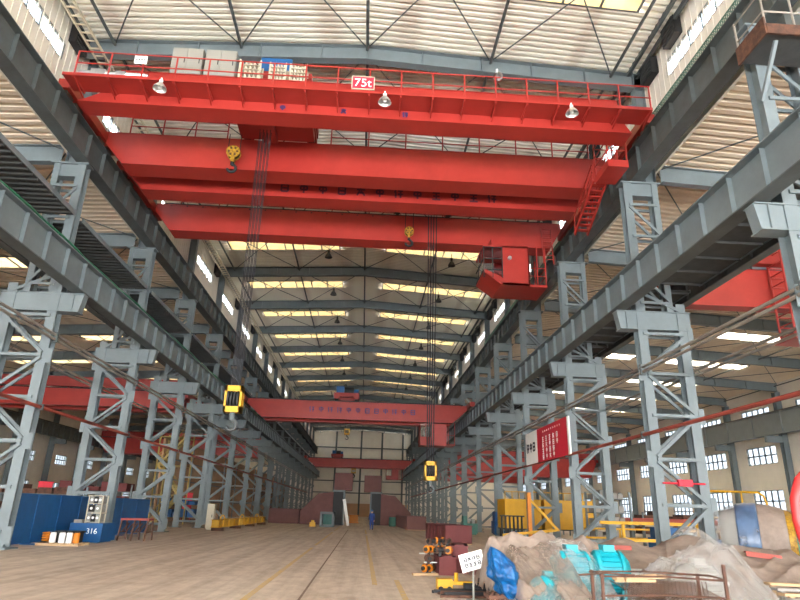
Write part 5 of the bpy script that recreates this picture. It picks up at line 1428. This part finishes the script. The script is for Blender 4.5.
for i, (x0, x1, y) in enumerate(((5.75, 6.75, 16.0), (9.6, 10.4, 15.7))):
    z = max(hA(x0 + (x1 - x0) * k / 6, y) for k in range(7)) + .03; p = (x0, y, z); q = (x1, y - .15, z - .02 - .06 * i)
    mb = MB(p); mb.bar(p, q, .14, .04); mb.bar((p[0], p[1] - .05, p[2] - .05), (q[0], q[1] - .05, q[2] - .05), .03, .1)
    tag(mb.build('steel_angle', M['redpipe']), ('red steel angle lying on the tarpaulin above the bare teal motor' if i == 0 else 'red steel angle on the tarpaulin left of the wrapped coil'), 'steel angle')
for i in range(4):
    y = 12.6 + i * .28; mb = MB((8.7, y, .5)); mb.bar((8.45 + .05 * i, y, .3 + .07 * i), (10.0, y + .15, .26 + .07 * i), .2, .05); mb.bar((8.7, y, 0), (8.7, y, .28 + .06 * i), .1, .1); mb.bar((9.6, y, 0), (9.6, y, .25 + .06 * i), .1, .1)
    tag(mb.build('scaffold_board', M['wood'] if i % 2 else M['concretegrey']), 'board in the stepped stack right of the plastic heap, %s from the front' % NTH[i + 1], 'board', 'boards right of the plastic heap')
# wrapped coil
O = (11.15, 17.6, 1.2); r = empty('wrapped_coil', O, 'big film wrapped coil with blue band behind the tarpaulin, near the right edge', 'coil')
def cyl(nm, a, b, R, m, seg=36):
    mb = MB(O); d = Vector((.84, -.54, 0)); c = Vector(O)
    k = 10; pts = [c + d * (a + (b - a) * i / k) for i in range(k + 1)]; mb.tube(pts, [R * (1 - .5 * max(0, min(1, (abs(a + (b - a) * i / k + .0) - .05) / 1.0)) ** 2) ** .5 * (1 + .02 * noise.noise(Vector((i * .9, R * 3, 0)))) for i in range(k + 1)], seg); mb.build(nm, m, r, True)
cyl('coil_core', -.85, .9, .93, M['concretegrey']); cyl('film_wrap', -.98, -.3, 1.02, M['film']); cyl('blue_band', -.42, .12, 1.04, M['bluefilm']); cyl('side_flange', .1, .8, 1.02, M['tarp']); cyl('yellow_rim', .78, .95, 1.03, M['gold'])
mb = MB(O)
for s in (-.7, .7): mb.box(11.15 + s - .12, 11.15 + s + .12, 16.9, 18.3, 0, .35)
mb.build('cradle', M['wood'], r)
# red hose loop at the right picture edge
mb = MB((7.4, 10, 0)); pts = [(7.5, 10, 0), (7.42, 10, .5), (7.28, 10, .95), (7.15, 10, 1.4), (7.09, 10, 1.78), (7.11, 10, 2.1), (7.24, 10, 2.4), (7.5, 10.05, 2.62), (7.9, 10.1, 2.7), (8.25, 10.2, 2.5), (8.45, 10.25, 1.9), (8.5, 10.3, 1.0), (8.52, 10.3, 0)]
mb.tube(pts, .085, 12); tag(mb.build('red_hose', mat('red_hose', (206, 52, 52), .4, 0, .1, 4), smooth=True), 'thick red hose loop rising at the right edge of the picture', 'hose')

# ---------------------------------------------------------------- camera, light
cd = bpy.data.cameras.new('camera'); cam = bpy.data.objects.new('camera', cd); COL.objects.link(cam)
cd.sensor_width = 36; cd.lens = 27.0; cd.clip_end = 600
Rm = ((0.9978686313353893, 0.04467831668084518, 0.04756093581294551), (-0.05967117729126308, 0.3297617692411907, 0.9421764835462592), (0.02641108096068126, -0.9430063751457282, 0.33172493309518136))
cam.matrix_world = Matrix(((Rm[0][0], -Rm[0][1], -Rm[0][2], 0), (Rm[1][0], -Rm[1][1], -Rm[1][2], 0), (Rm[2][0], -Rm[2][1], -Rm[2][2], 1.75), (0, 0, 0, 1)))
SC.camera = cam
w = bpy.data.worlds.new('overcast_sky'); SC.world = w; w.use_nodes = True
bg = w.node_tree.nodes['Background']; bg.inputs[0].default_value = (.93, .97, 1, 1); bg.inputs[1].default_value = 11.5
sd = bpy.data.lights.new('hazy_sun', 'SUN'); sd.energy = 1.0; sd.angle = radians(50); sd.color = (1, .95, .88)
so = bpy.data.objects.new('hazy_sun', sd); COL.objects.link(so); so.location = (0, -20, 40)
so.rotation_euler = Vector((.12, 1, -.42)).to_track_quat('-Z', 'Y').to_euler()
SC.view_settings.view_transform = 'Standard'; SC.view_settings.look = 'None'; SC.view_settings.gamma = 1
SC.view_settings.exposure = 1.1
SC.cycles.max_bounces = 8; SC.cycles.diffuse_bounces = 5; SC.cycles.glossy_bounces = 3; SC.cycles.transparent_max_bounces = 16
SC.cycles.use_denoising = True
SC.cycles.sample_clamp_indirect = 8
